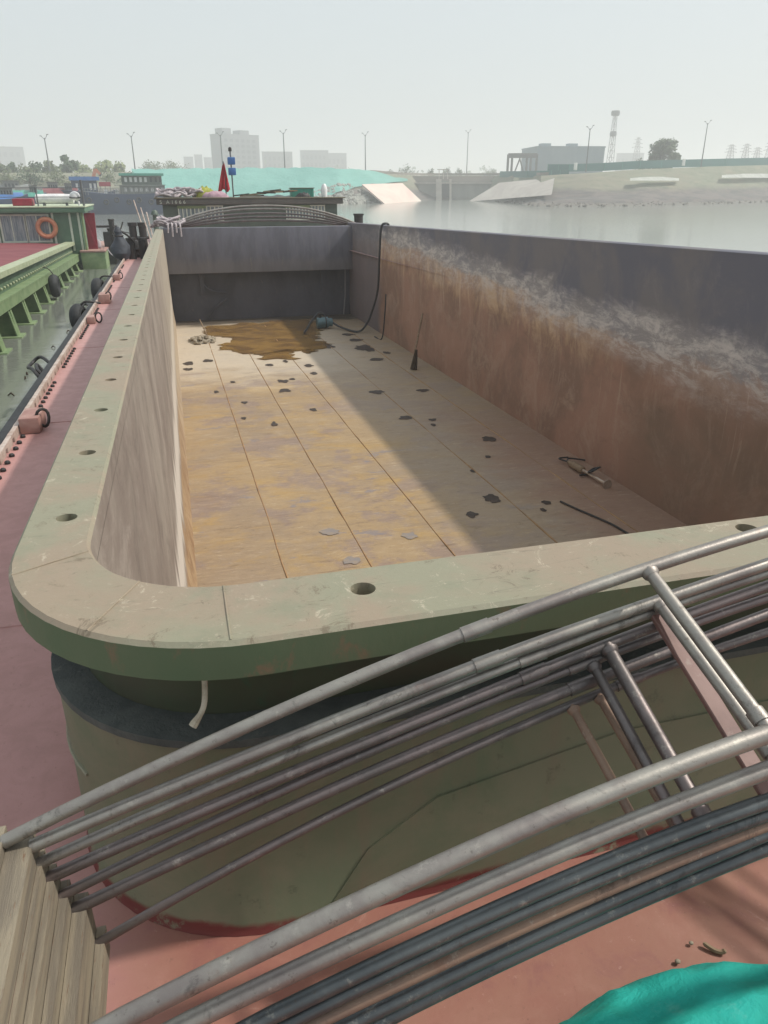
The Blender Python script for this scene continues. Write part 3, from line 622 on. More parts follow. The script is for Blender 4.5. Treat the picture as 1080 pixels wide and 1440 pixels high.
# heap of rubble with a stick at the far left
bm = BM(); rd = random.Random(3)
for k in range(46):
    a = rd.random() * 6.28; rr = rd.random() ** .6; x = .72 + .42 * rr * math.cos(a); y = 23.7 + .6 * rr * math.sin(a); s = .035 + .055 * rd.random(); z = ZF + .14 * (1 - rr)
    m = Matrix.Translation((x, y, z + s * .3)) @ Matrix.Rotation(rd.random() * 3, 4, 'Z') @ Matrix.Rotation(rd.random(), 4, 'X')
    n0 = len(bm.verts); bmesh.ops.create_icosphere(bm, subdivisions=1, radius=s, matrix=m @ Matrix.Diagonal((1.4, 1, .6, 1)))
bmesh.ops.create_cone(bm, cap_ends=True, segments=14, radius1=.42, radius2=.1, depth=.12, matrix=Matrix.Translation((.72, 23.7, ZF + .06)))
solo('rubble_heap', bm, M['debris'], 'small heap of grey rubble at the left edge of the puddle', 'rubble', (.72, 23.7, ZF))
bm = BM(); tube(bm, [(.95, 23.6, ZF + .05), (.74, 24.0, ZF + .62)], .018, 8); solo('stick', bm, M['wood'], 'pale stick poking up out of the grey rubble heap', 'stick', (.95, 23.6, ZF))
# rope end hanging from the cap
bm = BM(); tube(bm, smooth_curve([(-.02, 1.34, -.87), (-.022, 1.325, -.93), (-.03, 1.31, -.97), (-.055, 1.295, -1.0)], 6), [.006] * 13 + [.006, .006, .007, .008, .009, .009], 8); solo('rope_end', bm, M['rope'], 'short pale rope end hanging below the rounded coaming corner', 'rope', (-.02, 1.33, -1.0))
# ------------------------------------------------------------------- telescopic canopy frames over the bow
YA, YBP = 1.1, .75
A_PX = [
 [(7, 1188), (108, 1132), (211, 1083), (345, 1018), (425, 985), (560, 933), (710, 869), (780, 846), (891, 808), (1002, 770), (1080, 745)],
 [(46, 1193), (111, 1161), (194, 1125), (300, 1084), (430, 1031), (560, 977), (710, 922), (780, 896), (930, 842), (1080, 792)],
 [(46, 1217), (103, 1196), (194, 1152), (300, 1107), (430, 1049), (560, 997), (710, 938), (780, 912), (891, 871), (1080, 806)],
 [(57, 1240), (139, 1204), (222, 1167), (300, 1136), (430, 1081), (560, 1022), (710, 960), (836, 912), (902, 887), (991, 856), (1080, 825)],
 [(80, 1260), (167, 1221), (222, 1193), (300, 1160), (430, 1097), (560, 1038), (710, 974), (830, 931), (919, 897), (1080, 842)],
 [(92, 1282), (167, 1249), (236, 1221), (300, 1190), (430, 1124), (560, 1069), (710, 1010), (827, 959), (944, 914), (1019, 884), (1080, 862)],
 [(136, 1324), (194, 1295), (250, 1263), (300, 1238), (430, 1158), (604, 1080), (710, 1027), (822, 987), (905, 953), (1080, 887)]]
B_PX = [
 [(170, 1435), (330, 1355), (500, 1270), (640, 1205), (780, 1150), (930, 1085), (1080, 1030)],
 [(270, 1435), (390, 1377), (500, 1325), (640, 1262), (800, 1195), (900, 1150), (1080, 1082)],
 [(375, 1432), (500, 1368), (650, 1300), (800, 1237), (930, 1180), (1080, 1126)],
 [(400, 1440), (500, 1389), (650, 1318), (800, 1254), (930, 1198), (1080, 1144)],
 [(440, 1440), (500, 1408), (650, 1340), (780, 1283), (930, 1216), (1080, 1158)],
 [(480, 1444), (560, 1405), (650, 1364), (800, 1294), (930, 1232), (1080, 1170)],
 [(510, 1450), (600, 1405), (700, 1357), (800, 1312), (930, 1251), (1080, 1190)]]
def on_y(u, v, y):
    r = bray(u, v); return r * (y / r.y)
XC = 3.05
def arch_curve(px, y):
    P = [on_y(u, v, y) for u, v in px]
    xs = [p.x for p in P]; zs_ = [p.z for p in P]
    # least squares cubic z(x), then a smooth crown to the middle and its mirror image
    n = len(P); deg = 2
    Am = [[sum(x ** (i + j) for x in xs) for j in range(deg + 1)] for i in range(deg + 1)]; bv = [sum(z * x ** i for x, z in zip(xs, zs_)) for i in range(deg + 1)]
    for i in range(deg + 1):
        for j in range(i + 1, deg + 1):
            f = Am[j][i] / Am[i][i]; bv[j] -= f * bv[i]
            for k in range(deg + 1): Am[j][k] -= f * Am[i][k]
    co = [0] * (deg + 1)
    for i in reversed(range(deg + 1)): co[i] = (bv[i] - sum(Am[i][j] * co[j] for j in range(i + 1, deg + 1))) / Am[i][i]
    ev = lambda x: sum(c * x ** k for k, c in enumerate(co))
    dv = lambda x: sum(k * c * x ** (k - 1) for k, c in enumerate(co) if k)
    xe = xs[-1]; s = max(dv(xe), .08); L = XC - xe
    xl = xs[0]
    half = [(x, ev(x)) for x in [xl + (xe - xl) * k / 16 for k in range(17)]]
    half += [(xe + L * t, ev(xe) + s * L * (t - t * t / 2)) for t in [k / 10 for k in range(1, 11)]]
    full = half + [(2 * XC - x, z) for x, z in reversed(half[:-1])]
    return [Vector((x, y, z)) for x, z in full], (lambda x: ev(x) if x < xe else None)
RUNGX = [[.833], [.868], [.872], [.765], [.735], [.93], [.76, .70]]
FLABEL = ['topmost canopy frame of bare grey pipe with its left foot at the picture edge', 'second canopy frame from the top with a grey pipe rung beside the topmost rung', 'third canopy frame from the top with a pink primed flat rung', 'fourth canopy frame from the top, the thick grey rung at the middle of the stack', 'fifth canopy frame from the top with a dark front pipe', 'sixth canopy frame from the top just above the lowest one', 'lowest canopy frame of the stack with a tan rung next to the red deck']
for k in range(7):
    ca, ea = arch_curve(A_PX[k], YA); cb, eb = arch_curve(B_PX[k], YBP)
    xa = ca[0].x; za = ca[0].z
    # bring the near pipe out to the same foot as the far pipe
    zb0 = cb[0].z; sl = (cb[1].z - cb[0].z) / (cb[1].x - cb[0].x)
    cb = [Vector((xa, YBP, zb0 - sl * 1.15 * (cb[0].x - xa)))] + cb + [Vector((2 * XC - xa, YBP, zb0 - sl * 1.15 * (cb[0].x - xa)))]
    t = thing('canopy_frame', FLABEL[k], 'canopy frame', (XC, .9, ZD), 'telescopic canopy frames stacked over the bow')
    ra = [.0125, .0125, .0105, .0115, .010, .012, .0095][k]; rb = [.0155, .0145, .013, .012, .0115, .0135, .0135][k]
    ma = [M['pipe'], M['pipe'], M['pipe'], M['pipe2'], M['pipe2'], M['pipe2'], M['pipe2']][k]; mb = [M['pipe'], M['pipe'], M['pipe3'], M['pipe3'], M['pipe4'], M['pipe3'], M['pipe3']][k]
    wob = lambda p, q: p + Vector((0, .004 * noise.noise(Vector((p.x * 1.3, k * 3, q))), .004 * noise.noise(Vector((p.x * 1.6, k * 5, q + 4)))))
    ca2 = [wob(p, 1) for p in ca]; cb2 = [wob(p, 2) for p in cb]
    bm = BM(); tube(bm, ca2, ra, 12)
    for x in (.47 + .05 * k, 1.5 + .04 * k): # sleeve joints
        i = min(range(len(ca2)), key=lambda i: abs(ca2[i].x - x)); d = (ca2[i + 1] - ca2[i]).normalized(); tube(bm, [ca2[i] - d * .001, ca2[i] + d * .055], ra + .0022, 12)
    part('arch_pipe', bm, ma, t)
    bm = BM(); tube(bm, cb2, rb, 12); part('arch_pipe', bm, mb, t)
    def zint(c, x):
        for p, q in zip(c, c[1:]):
            if p.x <= x <= q.x: return p.z + (q.z - p.z) * (x - p.x) / (q.x - p.x)
        return c[-1].z
    rungs = RUNGX[k] + [RUNGX[k][0] + 1.25 * j for j in (1, 2, 3, 4) if RUNGX[k][0] + 1.25 * j < 6.2]
    for x in rungs:
        p = Vector((x, YA, zint(ca2, x))); q = Vector((x + .01, YBP, zint(cb2, x + .01))); bm = BM()
        if k == 2: obox(bm, p + Vector((0, 0, -.004)), q, .036, .012, bev=.002); part('rung', bm, M['pinkbar'], t)
        else:
            r = [.0125, .0115, 0, .0135, .0105, .0105, .009][k]; tube(bm, [p, q], r, 12); tube(bm, [q + (p - q) * .05, q + (p - q) * .11], r + .003, 12); tube(bm, [p + (q - p) * .028, p + (q - p) * .045, p + (q - p) * .06], [r + .005, r + .004, r + .0005], 12); part('rung', bm, [M['pipe'], M['pipe'], None, M['pipe2'], M['pipe2'], M['pipe2'], M['pipe4']][k], t)
    # side beams with posts
    for s in (0, 1):
        f = lambda x: x if s == 0 else 2 * XC - x
        RE = [-.46, -.383, -.340, -.331, -.318, -.302, -.276, -.258]
        bh = [.05, .05, .05, .05, .05, .16, .06][k]; xs0, xs1 = sorted((f(RE[k] + .001), f(RE[k + 1]))); zt = za + ra * .8
        zB = cb[0].z
        prof = [(xs0, YA + .03, zt), (xs1, YA + .03, zt), (xs1, YA + .03, zt - bh), (xs0, YA + .03, zt - bh)]
        bm = BM(); a = [bm.verts.new(p) for p in prof]; b = [bm.verts.new((p[0], .42, p[2] - .012)) for p in prof]
        bm.faces.new(a); bm.faces.new(b[::-1])
        for j in range(4): bm.faces.new((a[j], b[j], b[(j + 1) % 4], a[(j + 1) % 4]))
        part('side_beam', bm, M['beam'], t)
        xm = (xs0 + xs1) / 2
        bm = BM(); box(bm, xm - .012, xm + .012, .45 + .03 * (k % 2), .474 + .03 * (k % 2), ZD + .002, zt - bh - .016); part('post', bm, M['beam'], t)
    if k == 0:
        pass
# frames stacked over the far end
def far_arch(k):
    t = thing('canopy_frame', None, 'canopy frame', (3.5, 28.7, ZD), 'canopy frames stacked at the far end of the hold')
    t['label'] = ['tallest grey arched frame over the far end, in front of the green deckhouse', 'second highest grey arch at the far end of the hold', 'middle grey arch of the five at the far end of the hold', 'fourth grey arch from the top at the far end of the hold', 'lowest flat grey arch just above the far bulkhead'][k]
    rise = [.62, .53, .40, .30, .2][k]; zb = [-.80, -.82, -.84, -.86, -.88][k]; hw = [3.32, 3.2, 3.1, 3.0, 2.9][k]
    for dy in (0, .55):
        pts = [Vector((3.5 + hw * u, 28.55 + dy + .05 * k, zb + rise * (1 - abs(u) ** 2.3))) for u in [-1 + 2 * j / 40 for j in range(41)]]
        bm = BM(); tube(bm, pts, .03, 8); part('arch_pipe', bm, [M['pipe'], M['pipe'], M['pipe2'], M['pipe2'], M['pipe2']][k], t)
    for x in (-2, -.7, .7, 2):
        z = zb + rise * (1 - abs(x / hw) ** 2.3); bm = BM(); tube(bm, [(3.5 + x, 28.55 + .05 * k, z), (3.5 + x, 29.1 + .05 * k, z)], .025, 8); part('rung', bm, M['pipe2'], t)
    for s in (-1, 1):
        bm = BM(); box(bm, 3.5 + s * hw - .04, 3.5 + s * hw + .04, 28.5, 29.4, zb - .09, zb - .02); part('side_beam', bm, M['beam'], t)
        bm = BM(); box(bm, 3.5 + s * hw - .025, 3.5 + s * hw + .025, 28.8 + .1 * k, 28.85 + .1 * k, ZD + .002, zb - .091); part('post', bm, M['beam'], t)
for k in range(5): far_arch(k)
# ------------------------------------------------------------------- loose things on the deck
bm = BM(); c = Vector((.86, .63, ZD)); nu, nv = 110, 44; rows = []
for j in range(nv + 1):
    f = j / nv; row = []
    for i in range(nu):
        a = 2 * math.pi * i / nu; rad = math.cos(f * math.pi / 2) ** .55
        w = 1 + .13 * noise.noise(Vector((math.cos(a) * 1.5, math.sin(a) * 1.5, f))) + .035 * noise.noise(Vector((math.cos(a) * 6, math.sin(a) * 6, f * 5)))
        row.append(Vector((c.x + .58 * rad * w * math.cos(a), c.y + .29 * rad * w * math.sin(a), ZD + .003 + .165 * math.sin(f * math.pi / 2) * (1 + .16 * noise.noise(Vector((math.cos(a) * 2 * rad, math.sin(a) * 2 * rad, 3)))) + (.022 * (1 - abs(2 * noise.noise(Vector((rad * math.cos(a) * 2.6 + .5 * rad * math.sin(a), rad * math.sin(a) * 2.2, 6))))) + .010 * noise.noise(Vector((rad * math.cos(a) * 9, rad * math.sin(a) * 7, 2)))) * min(1, f * 5) - .015 * min(1, f * 5))))
    rows.append(row + [row[0]])
grid(bm, rows); bmesh.ops.remove_doubles(bm, verts=bm.verts[:], dist=.0008)
solo('tarpaulin_bundle', bm, M['teal'], 'bright turquoise tarpaulin bundle on the red deck, lower right corner', 'tarpaulin', (.86, .63, ZD))
for (u, v), L, a, lab in (((1004, 1333), .05, -.7, 'curled brown wood chip on the red deck beyond the turquoise tarpaulin'), ((953, 1352), .012, .3, 'tiny pale pebble on the red deck by the turquoise tarpaulin edge'), ((972, 1326), .01, 1.2, 'tiny pale pebble on the red deck beside the curled wood chip')):
    p = on_z(u, v, ZD + .008); bm = BM(); d = Vector((math.cos(a), math.sin(a), 0)); s = Vector((-d.y, d.x, 0))
    if L > .02: tube(bm, smooth_curve([p - d * L * .5 + Vector((0, 0, .004)), p - s * .006, p + d * L * .35 - s * .004, p + d * L * .5 + Vector((0, 0, .006))], 5), [.003] + [.006] * 14 + [.004], 6)
    else: bmesh.ops.create_icosphere(bm, subdivisions=2, radius=L * .5, matrix=Matrix.Translation(p) @ Matrix.Diagonal((1.2, 1, .8, 1)))
    solo('wood_chip' if L > .02 else 'pebble', bm, M['wood'] if L > .02 else M['debris'], lab, 'debris', tuple(p - Vector((0, 0, .007))))
# fenders and ropes on the left edge
def tyre(c, R0, r, axis, name, label, mat):
    bm = BM(); c = Vector(c)
    n = 26
    for i in range(n): pass
    ax = Vector(axis).normalized(); s = ax.cross(Vector((0, 0, 1))).normalized(); u = s.cross(ax)
    rows = []
    for i in range(n + 1):
        a = 2 * math.pi * i / n; rd_ = s * math.cos(a) + u * math.sin(a)
        rows.append([c + rd_ * (R0 + r * math.cos(b) * 1.0) + ax * r * 1.25 * math.sin(b) for b in [2 * math.pi * j / 12 for j in range(13)]])
    grid(bm, rows); bmesh.ops.remove_doubles(bm, verts=bm.verts[:], dist=.001); return bm
FG = 'tyre fenders along the left deck edge'
def fender_tyre(c, label, R0=.3, r=.11, mat='rubber', axis=(1, .1, 0)):
    t = thing('tyre_fender', label, 'fender', tuple(Vector(c) - Vector((0, 0, R0 + r))), FG)
    part('tyre', tyre(c, R0, r, axis, '', '', None), M[mat], t)
    bm = BM(); tube(bm, smooth_curve([Vector(c) + Vector((0, 0, R0 - r)), Vector(c) + Vector((.12, 0, R0 + r + .02)), Vector((-1.2, c[1] + .05, ZD + .06))], 5), .02, 6); part('hanging_rope', bm, M['black'], t)
fender_tyre((-1.58, 13.9, -1.84), 'dark tyre fender beside the large pink bitt on the left edge', .15, .08, 'rubber', (1, -.3, 0))
fender_tyre((-1.62, 18.8, -1.9), 'greenish black tyre fender second along the left edge', .19, .09, 'rubber', (1, -.2, 0))
fender_tyre((-1.66, 4.6, -2.2), 'black tyre fender low against the near left edge', .26, .11)
t = thing('ball_fender', 'big blue-black bag fender tied up at the far left deck edge', 'fender', (-1.35, 25.0, ZD + .01))
bm = BM(); lathe(bm, [(.1, 0), (.24, .07), (.31, .22), (.28, .4), (.18, .55), (.11, .7), (.12, .84), (.04, .96)], (-1.35, 25.0, ZD + .01), 18)
for v_ in bm.verts: v_.co += Vector((.05, .05, .04)) * noise.noise(v_.co * 3)
part('bag', bm, M['bluerub'], t)
bm = BM(); tube(bm, smooth_curve([(-1.35, 25, ZD + .88), (-1.1, 25.2, ZD + .7), (-.95, 25.4, ZD + .5)], 6), .03, 6); tube(bm, [Vector((-1.35 + 0.118 * math.cos(a), 25 + .118 * math.sin(a), ZD + .71)) for a in [k * math.pi / 8 for k in range(16)]], .025, 6, closed=True); part('lashing', bm, M['black'], t)
bm = BM(); lathe(bm, [(.2, 0), (.24, .1), (.24, .4), (.2, .5)], (-.95, 26.3, ZD + .01), 14); solo('rope_drum', bm, M['black'], 'small black drum standing behind the blue-black bag fender', 'drum', (-.95, 26.3, ZD + .01))
# coil of grey rope over the far left corner of the coaming
bm = BM(); rd = random.Random(5)
for k in range(9):
    c = Vector((.05 + rd.uniform(-.25, .35), 28.15 + rd.uniform(-.2, .2), -.80 + .05 * k * .6)); ph = rd.random() * 6
    tube(bm, [c + Vector(((.25 + .1 * rd.random()) * math.cos(a + ph), .2 * math.sin(a + ph), .06 * math.sin(2 * a + ph))) for a in [j * math.pi / 10 for j in range(20)]], .035, 7, closed=True)
for k in range(4): tube(bm, smooth_curve([(.1 + .12 * k, 27.9, -.72), (.12 + .13 * k, 27.42, -.74), (.1 + .14 * k, 27.36, -1.0 - .12 * (k % 2))], 5), .03, 7)
solo('rope_coil', bm, M['greyrope'], 'tangled lilac-grey rope coil hung over the far left corner of the hold', 'rope', (.05, 28.1, -.86))
# clutter on the deckhouse roof
ZR = .112
bm = BM(); rd = random.Random(8)
for k in range(16):
    c = Vector((.75 + rd.uniform(-.6, .75), HY + .7 + rd.uniform(-.5, .6), ZR + .06 + .035 * k * .5)); q = .28 + .2 * rd.random(); ph = rd.random() * 6
    tube(bm, [c + Vector((q * math.cos(a), q * .7 * math.sin(a), .05 * math.sin(3 * a + ph))) for a in [j * math.pi / 10 for j in range(20)]], .045, 6, closed=True)
solo('rope_coil', bm, M['greyrope'], 'pile of lilac and white mooring rope on the left end of the deckhouse roof', 'rope', (.75, HY + .7, ZR))
def heap(name, c, rx, ry, h, mat, label, cat, seed):
    bm = BM(); rows = []
    for j in range(9):
        f = j / 8; rad = math.cos(f * math.pi / 2) ** .7
        rows.append([Vector((c[0] + rx * rad * math.cos(a) * (1 + .3 * noise.noise(Vector((math.cos(a) * 2 + seed, math.sin(a) * 2, f)))), c[1] + ry * rad * math.sin(a), c[2] + h * math.sin(f * math.pi / 2) * (1 + .5 * noise.noise(Vector((math.cos(a) * 3 * rad + seed, math.sin(a) * 3 * rad, 7)))))) for a in [k * 2 * math.pi / 28 for k in range(29)]])
    grid(bm, rows); bmesh.ops.remove_doubles(bm, verts=bm.verts[:], dist=.001); solo(name, bm, mat, label, cat, c)
heap('folded_net', (1.75, HY + .9, ZR), .45, .4, .38, M['yelnet'], 'yellow-green bundled net on the deckhouse roof beside the rope pile', 'net', 2)
heap('cloth_bundle', (2.15, HY + .5, ZR), .5, .35, .22, M['pinkcl'], 'faded pink cloth bundle on the deckhouse roof under the red flag', 'cloth', 5)
heap('sack', (5.75, HY + .4, ZR), .3, .25, .16, M['black'], 'small black sack on the right part of the deckhouse roof', 'sack', 9)
t = thing('flag', 'red flag hanging limp from a pole above the deckhouse', 'flag', (2.62, HY + .9, ZR))
bm = BM(); tube(bm, [(2.62, HY + .9, ZR), (2.6, HY + .9, ZR + 1.35)], .022, 8); part('flag_pole', bm, M['polegrey'], t)
bm = BM(); rows = []
for j in range(9):
    f = j / 8; z = ZR + 1.25 - 1.0 * f; w = .06 + .34 * f
    rows.append([Vector((2.6 - w * .75 + w * 1.25 * i / 12, HY + .88 + .07 * math.sin(i * 1.5 + j * .3) * (.3 + f), z - .06 * math.sin(i * .9))) for i in range(13)])
vs = grid(bm, rows); bmesh.ops.solidify(bm, geom=bm.faces[:], thickness=.01); part('flag_cloth', bm, M['flag'], t)
t = thing('signal_mast', 'short mast with blue boxes standing beside the red flag', 'mast', (2.95, HY + 1.4, ZR))
bm = BM(); tube(bm, [(2.95, HY + 1.4, ZR), (2.95, HY + 1.4, ZR + 1.75)], .03, 8); part('mast_pole', bm, M['polegrey'], t)
for z in (ZR + 1.25, ZR + .85):
    bm = BM(); box(bm, 2.82, 3.12, HY + 1.25, HY + 1.55, z, z + .28, .03); part('blue_box', bm, M['blue'], t)
bm = BM(); lathe(bm, [(.07, 0), (.07, .12), (.03, .16)], (2.95, HY + 1.4, ZR + 1.75), 10); part('lamp', bm, M['black'], t)
t = thing('storage_crate', 'green ribbed crate on the deckhouse roof', 'crate', (5.85, HY + 1.5, ZR))
bm = BM(); box(bm, 5.4, 6.35, HY + 1.2, HY + 1.8, ZR, ZR + .34, .015)
for k in range(8): box(bm, 5.43 + k * .12, 5.47 + k * .12, HY + 1.175, HY + 1.2, ZR + .02, ZR + .32)
part('crate_body', bm, M['tealroof'], t)
bm = BM(); box(bm, 5.37, 6.38, HY + 1.16, HY + 1.83, ZR + .342, ZR + .37); part('lid', bm, M['roofgrey'], t)
rd = random.Random(21)
for k in range(14):
    x = 3.3 + k * .16 + rd.uniform(-.05, .05); y = HY + .5 + rd.uniform(0, 1.1); L = .35 + .5 * rd.random(); a = rd.uniform(-.5, .5); z = ZR + .04 + .01 * k + .1 * rd.random()
    bm = BM(); p = Vector((x - L * .5 * math.cos(a), y - L * .5 * math.sin(a), z)); q = Vector((x + L * .5 * math.cos(a), y + L * .5 * math.sin(a), z + rd.uniform(-.05, .1))); obox(bm, p, q, .09, .05)
    o = solo('scrap_plank', bm, [M['black'], M['wood'], M['roofgrey']][k % 3], ['blackened plank in the loose heap on the deckhouse roof', 'brown plank in the loose heap on the deckhouse roof', 'grey plank in the loose heap on the deckhouse roof'][k % 3], 'plank', (x, y, ZR), ['blackened planks on the deckhouse roof', 'brown planks on the deckhouse roof', 'grey planks on the deckhouse roof'][k % 3])
bm = BM(); lathe(bm, [(.12, 0), (.14, .3), (.1, .45), (.05, .52)], (6.75, HY + .9, ZR), 12); solo('gas_bottle', bm, M['white'], 'whitish bottle standing at the right end of the deckhouse roof', 'bottle', (6.75, HY + .9, ZR))
bm = BM(); tube(bm, [(-.3, 31.2, ZD), (-.3, 31.2, -.5)], .09, 10); lathe(bm, [(.14, 0), (.11, .12), (.05, .18)], (-.3, 31.2, -.5), 10); solo('vent_pipe', bm, M['cabin2'], 'green vent pipe standing left of the deckhouse', 'vent', (-.3, 31.2, ZD))
# =================================================================== NEIGHBOUR BARGE (level world frame, deep laden)
FR[0] = MW
nb = thing('laden_barge', 'deep laden light green barge with maroon hold cover alongside on the left', 'barge', (-8, 30, -.5))
def zra(y): return 1.76 - .0205 * (y - 24)
def zle(y): return 1.16 - .0193 * (y - 22.6)
def run(bm, xa, xb, fa, fb, y0=6, y1=43.9, n=24):
    secs = []
    for j in range(n + 1):
        y = y0 + (y1 - y0) * j / n; a, b = fa(y), fb(y); secs.append([Vector((xa, y, a)), Vector((xb, y, a)), Vector((xb, y, b)), Vector((xa, y, b))])
    sweep(bm, secs)
bm = BM(); run(bm, -5.05, -4.62, lambda y: zra(y) - .16, zra); part('coaming_rail', bm, M['nrail'], nb)
bm = BM(); run(bm, -5.0, -4.80, lambda y: zle(y) + .002, lambda y: zra(y) - .163); part('coaming_side', bm, M['ngreen2'], nb)
bm = BM(); run(bm, -5.0, -4.46, lambda y: zle(y) - .06, zle); run(bm, -4.54, -4.48, lambda y: zle(y) - .34, lambda y: zle(y) - .062); part('ledge', bm, M['ngreen'], nb)
bm = BM(); run(bm, -5.6, -4.98, lambda y: -.6, lambda y: zle(y) - .065); part('hull_side', bm, M['ngreen2'], nb)
bolt = None
for j in range(70):
    y = 9 + j * .5
    if bolt is None: bm = BM(); lathe(bm, [(.045, 0), (.045, .03), (.03, .05)], (0, 0, 0), 8, 'X'); bolt = part('bolt', bm, M['nrail'], nb); o = bolt
    else: o = bolt.copy(); COL.objects.link(o)
    o.location = Vector((-4.79, y, zle(y) + .13)) - BASE[nb.name]
y = 12.2
while y < 43:
    zt = zle(y) - .34 + .25; bm = BM()
    prism(bm, [(-4.975, y, zt), (-4.56, y, zt), (-4.40, y, -.15), (-4.975, y, -.15)], (0, .12, 0))
    prism(bm, [(-4.56, y - .15, zle(y) - .345), (-4.545, y + .27, zle(y) - .345), (-4.385, y + .27, -.1), (-4.40, y - .15, -.1)], (-.03, 0, 0))
    box(bm, -4.95, -4.28, y - .32, y + .42, -.2, .035, .01)
    part('bracket', bm, M['ngreen'], nb); y += 2.32
bm = BM(); grid(bm, [[Vector((-4.95 - 7 * i / 14, 6 + 37.8 * j / 30, zra(6 + 37.8 * j / 30) - .10 + .10 * math.sin(i / 14 * math.pi) + .03 * noise.noise(Vector((i * .8, j * .6, 2))))) for i in range(15)] for j in range(31)]); part('hold_cover', bm, M['maroon'], nb)
# cabin
CY = 44.0
cab = part('cabin', box(BM(), -13, -4.15, CY, CY + 5, .2, 2.76), M['cabin'], nb)
part('cabin_roof', box(BM(), -13.3, -3.85, CY - .35, CY + 5.3, 2.762, 3.0, .03), M['cabin'], cab)
part('roof_edge', box(BM(), -13.35, -3.8, CY - .4, CY + 5.35, 3.002, 3.07, .02), M['roof'], cab)
for x0, x1 in ((-9.4, -8.2), (-7.95, -6.88), (-6.76, -5.75)):
    g = part('window', box(BM(), x0, x1, CY - .02, CY - .003, 1.42, 2.62), M['glass'], cab)
    bm = BM()
    for a, b, c, d in ((x0 - .08, x0, 1.34, 2.70), (x1, x1 + .08, 1.34, 2.70)): box(bm, a, b, CY - .06, CY - .004, c, d)
    box(bm, x0, x1, CY - .06, CY - .004, 2.62, 2.70); box(bm, x0, x1, CY - .06, CY - .004, 1.34, 1.42); box(bm, x0 + .45, x0 + .5, CY - .05, CY - .021, 1.42, 2.62)
    part('window_frame', bm, M['wframe'], g)
for x in (-5.55, -4.72, -4.3): part('corner_post', box(BM(), x, x + .1, CY - .05, CY - .004, .9, 2.75), M['wframe'], cab)
bm = BM(); tube(bm, [(-4.05, CY - .1, .8), (-4.05, CY - .1, 2.76)], .06, 8); part('drain_pipe', bm, M['ngreen'], cab)
bm = BM()
for x in (-12, -9.2, -6.1): tube(bm, [(x, CY + .2, 3.07), (x, CY + .2, 3.95)], .035, 8)
for z in (3.5, 3.93): tube(bm, [(-13, CY + .2, z), (-3.9, CY + .2, z)], .02, 6)
tube(bm, [(-3.9, CY + .2, 3.07), (-3.9, CY + .2, 4.3)], .06, 8); part('roof_railing', bm, M['polegrey'], cab)
bm = BM(); box(bm, -4.35, -3.15, 43.4, 51, -.6, .84, .03); pl = part('side_platform', bm, M['ngreen'], nb)
bm = BM(); box(bm, -4.38, -3.1, 43.36, 51.05, .842, .93, .02); part('platform_deck', bm, M['bitt'], pl)
bm = BM(); prism(bm, [(-4.02, 44.6, .93), (-3.55, 44.5, .93), (-3.48, 44.5, 2.72), (-4.02, 44.6, 2.70)], (0, .12, 0)); rp = part('red_panel', bm, M['red'], nb)
bm = BM(); obox(bm, (-3.98, 44.5, 2.6), (-3.6, 44.42, 1.1), .07, .03, up=(0, 1, 0)); part('panel_brace', bm, M['red'], rp)
for x, y, z0, z1, r in ((-2.78, 46, -.2, 2.36, .15), (-2.95, 46.9, -.2, 1.85, .15)):
    bm = BM(); lathe(bm, [(r, 0), (r, z1 - z0 - .1), (r * 1.15, z1 - z0 - .08), (r * 1.15, z1 - z0)], (x, y, z0), 12); part('bollard', bm, M['black'], nb)
bm = BM(); box(bm, -3.35, -2.6, 45.9, 46.4, -.3, .9, .04); box(bm, -3.3, -2.7, 45.95, 46.35, .9, 1.7, .03); part('bollard_base', bm, M['rubber'], nb)
bm = BM(); tube(bm, [(-3.6, 46, 1.98), (-2.5, 46, 1.98)], .06, 8); part('cross_bar', bm, M['black'], nb)
part('side_hull', box(BM(), -13, -4.45, 43.95, 60, -.6, .19), M['ngreen2'], nb)
# lifebuoy hanging on the cabin front
lb = thing('lifebuoy', 'orange lifebuoy hanging on the green cabin front of the laden barge', 'lifebuoy', (-5.83, CY - .16, 1.5))
part('ring', tyre((-5.83, CY - .16, 2.05), .42, .12, (0, 1, 0), '', '', None), M['orange'], lb)
lr = thing('liferaft_canister', 'long white liferaft canister lying on the roof of the green cabin', 'canister', (-5.35, CY + 1, 3.07))
bm = BM(); lathe(bm, [(.12, -.95), (.23, -.9), (.25, -.3), (.25, .3), (.23, .9), (.12, .95)], (-5.35, CY + 1, 3.40), 18, 'X'); part('canister_shell', bm, M['white'], lr)
bm = BM(); box(bm, -5.95, -5.85, CY + .8, CY + 1.2, 3.07, 3.2); box(bm, -4.85, -4.75, CY + .8, CY + 1.2, 3.07, 3.2); part('cradle', bm, M['polegrey'], lr)
t = thing('radar_dome', 'white round dome on a bent stalk at the cabin roof corner', 'radar dome', (-4.3, CY + .4, 3.07))
bm = BM(); tube(bm, smooth_curve([(-4.15, CY + .4, 3.07), (-4.15, CY + .4, 3.25), (-4.28, CY + .4, 3.36)], 4), .05, 8); part('stalk', bm, M['white'], t)
bm = BM(); lathe(bm, [(.08, 0), (.24, .04), (.27, .18), (.22, .33), (.1, .41), (.02, .43)], (-4.3, CY + .4, 3.34), 16); part('dome', bm, M['white'], t)
bm = BM(); lathe(bm, [(.272, 0), (.28, .02), (.272, .05)], (-4.3, CY + .4, 3.43), 16, cap=False); part('dome_band', bm, M['black'], t)
bm = BM(); box(bm, -7.4, -6.45, CY + .8, CY + 1.6, 3.07, 3.42, .04); box(bm, -7.3, -6.55, CY + .78, CY + .8, 3.12, 3.36); solo('roof_chest', bm, M['red'], 'dull red chest on the cabin roof left of the white canister', 'chest', (-6.9, CY + 1.2, 3.07))
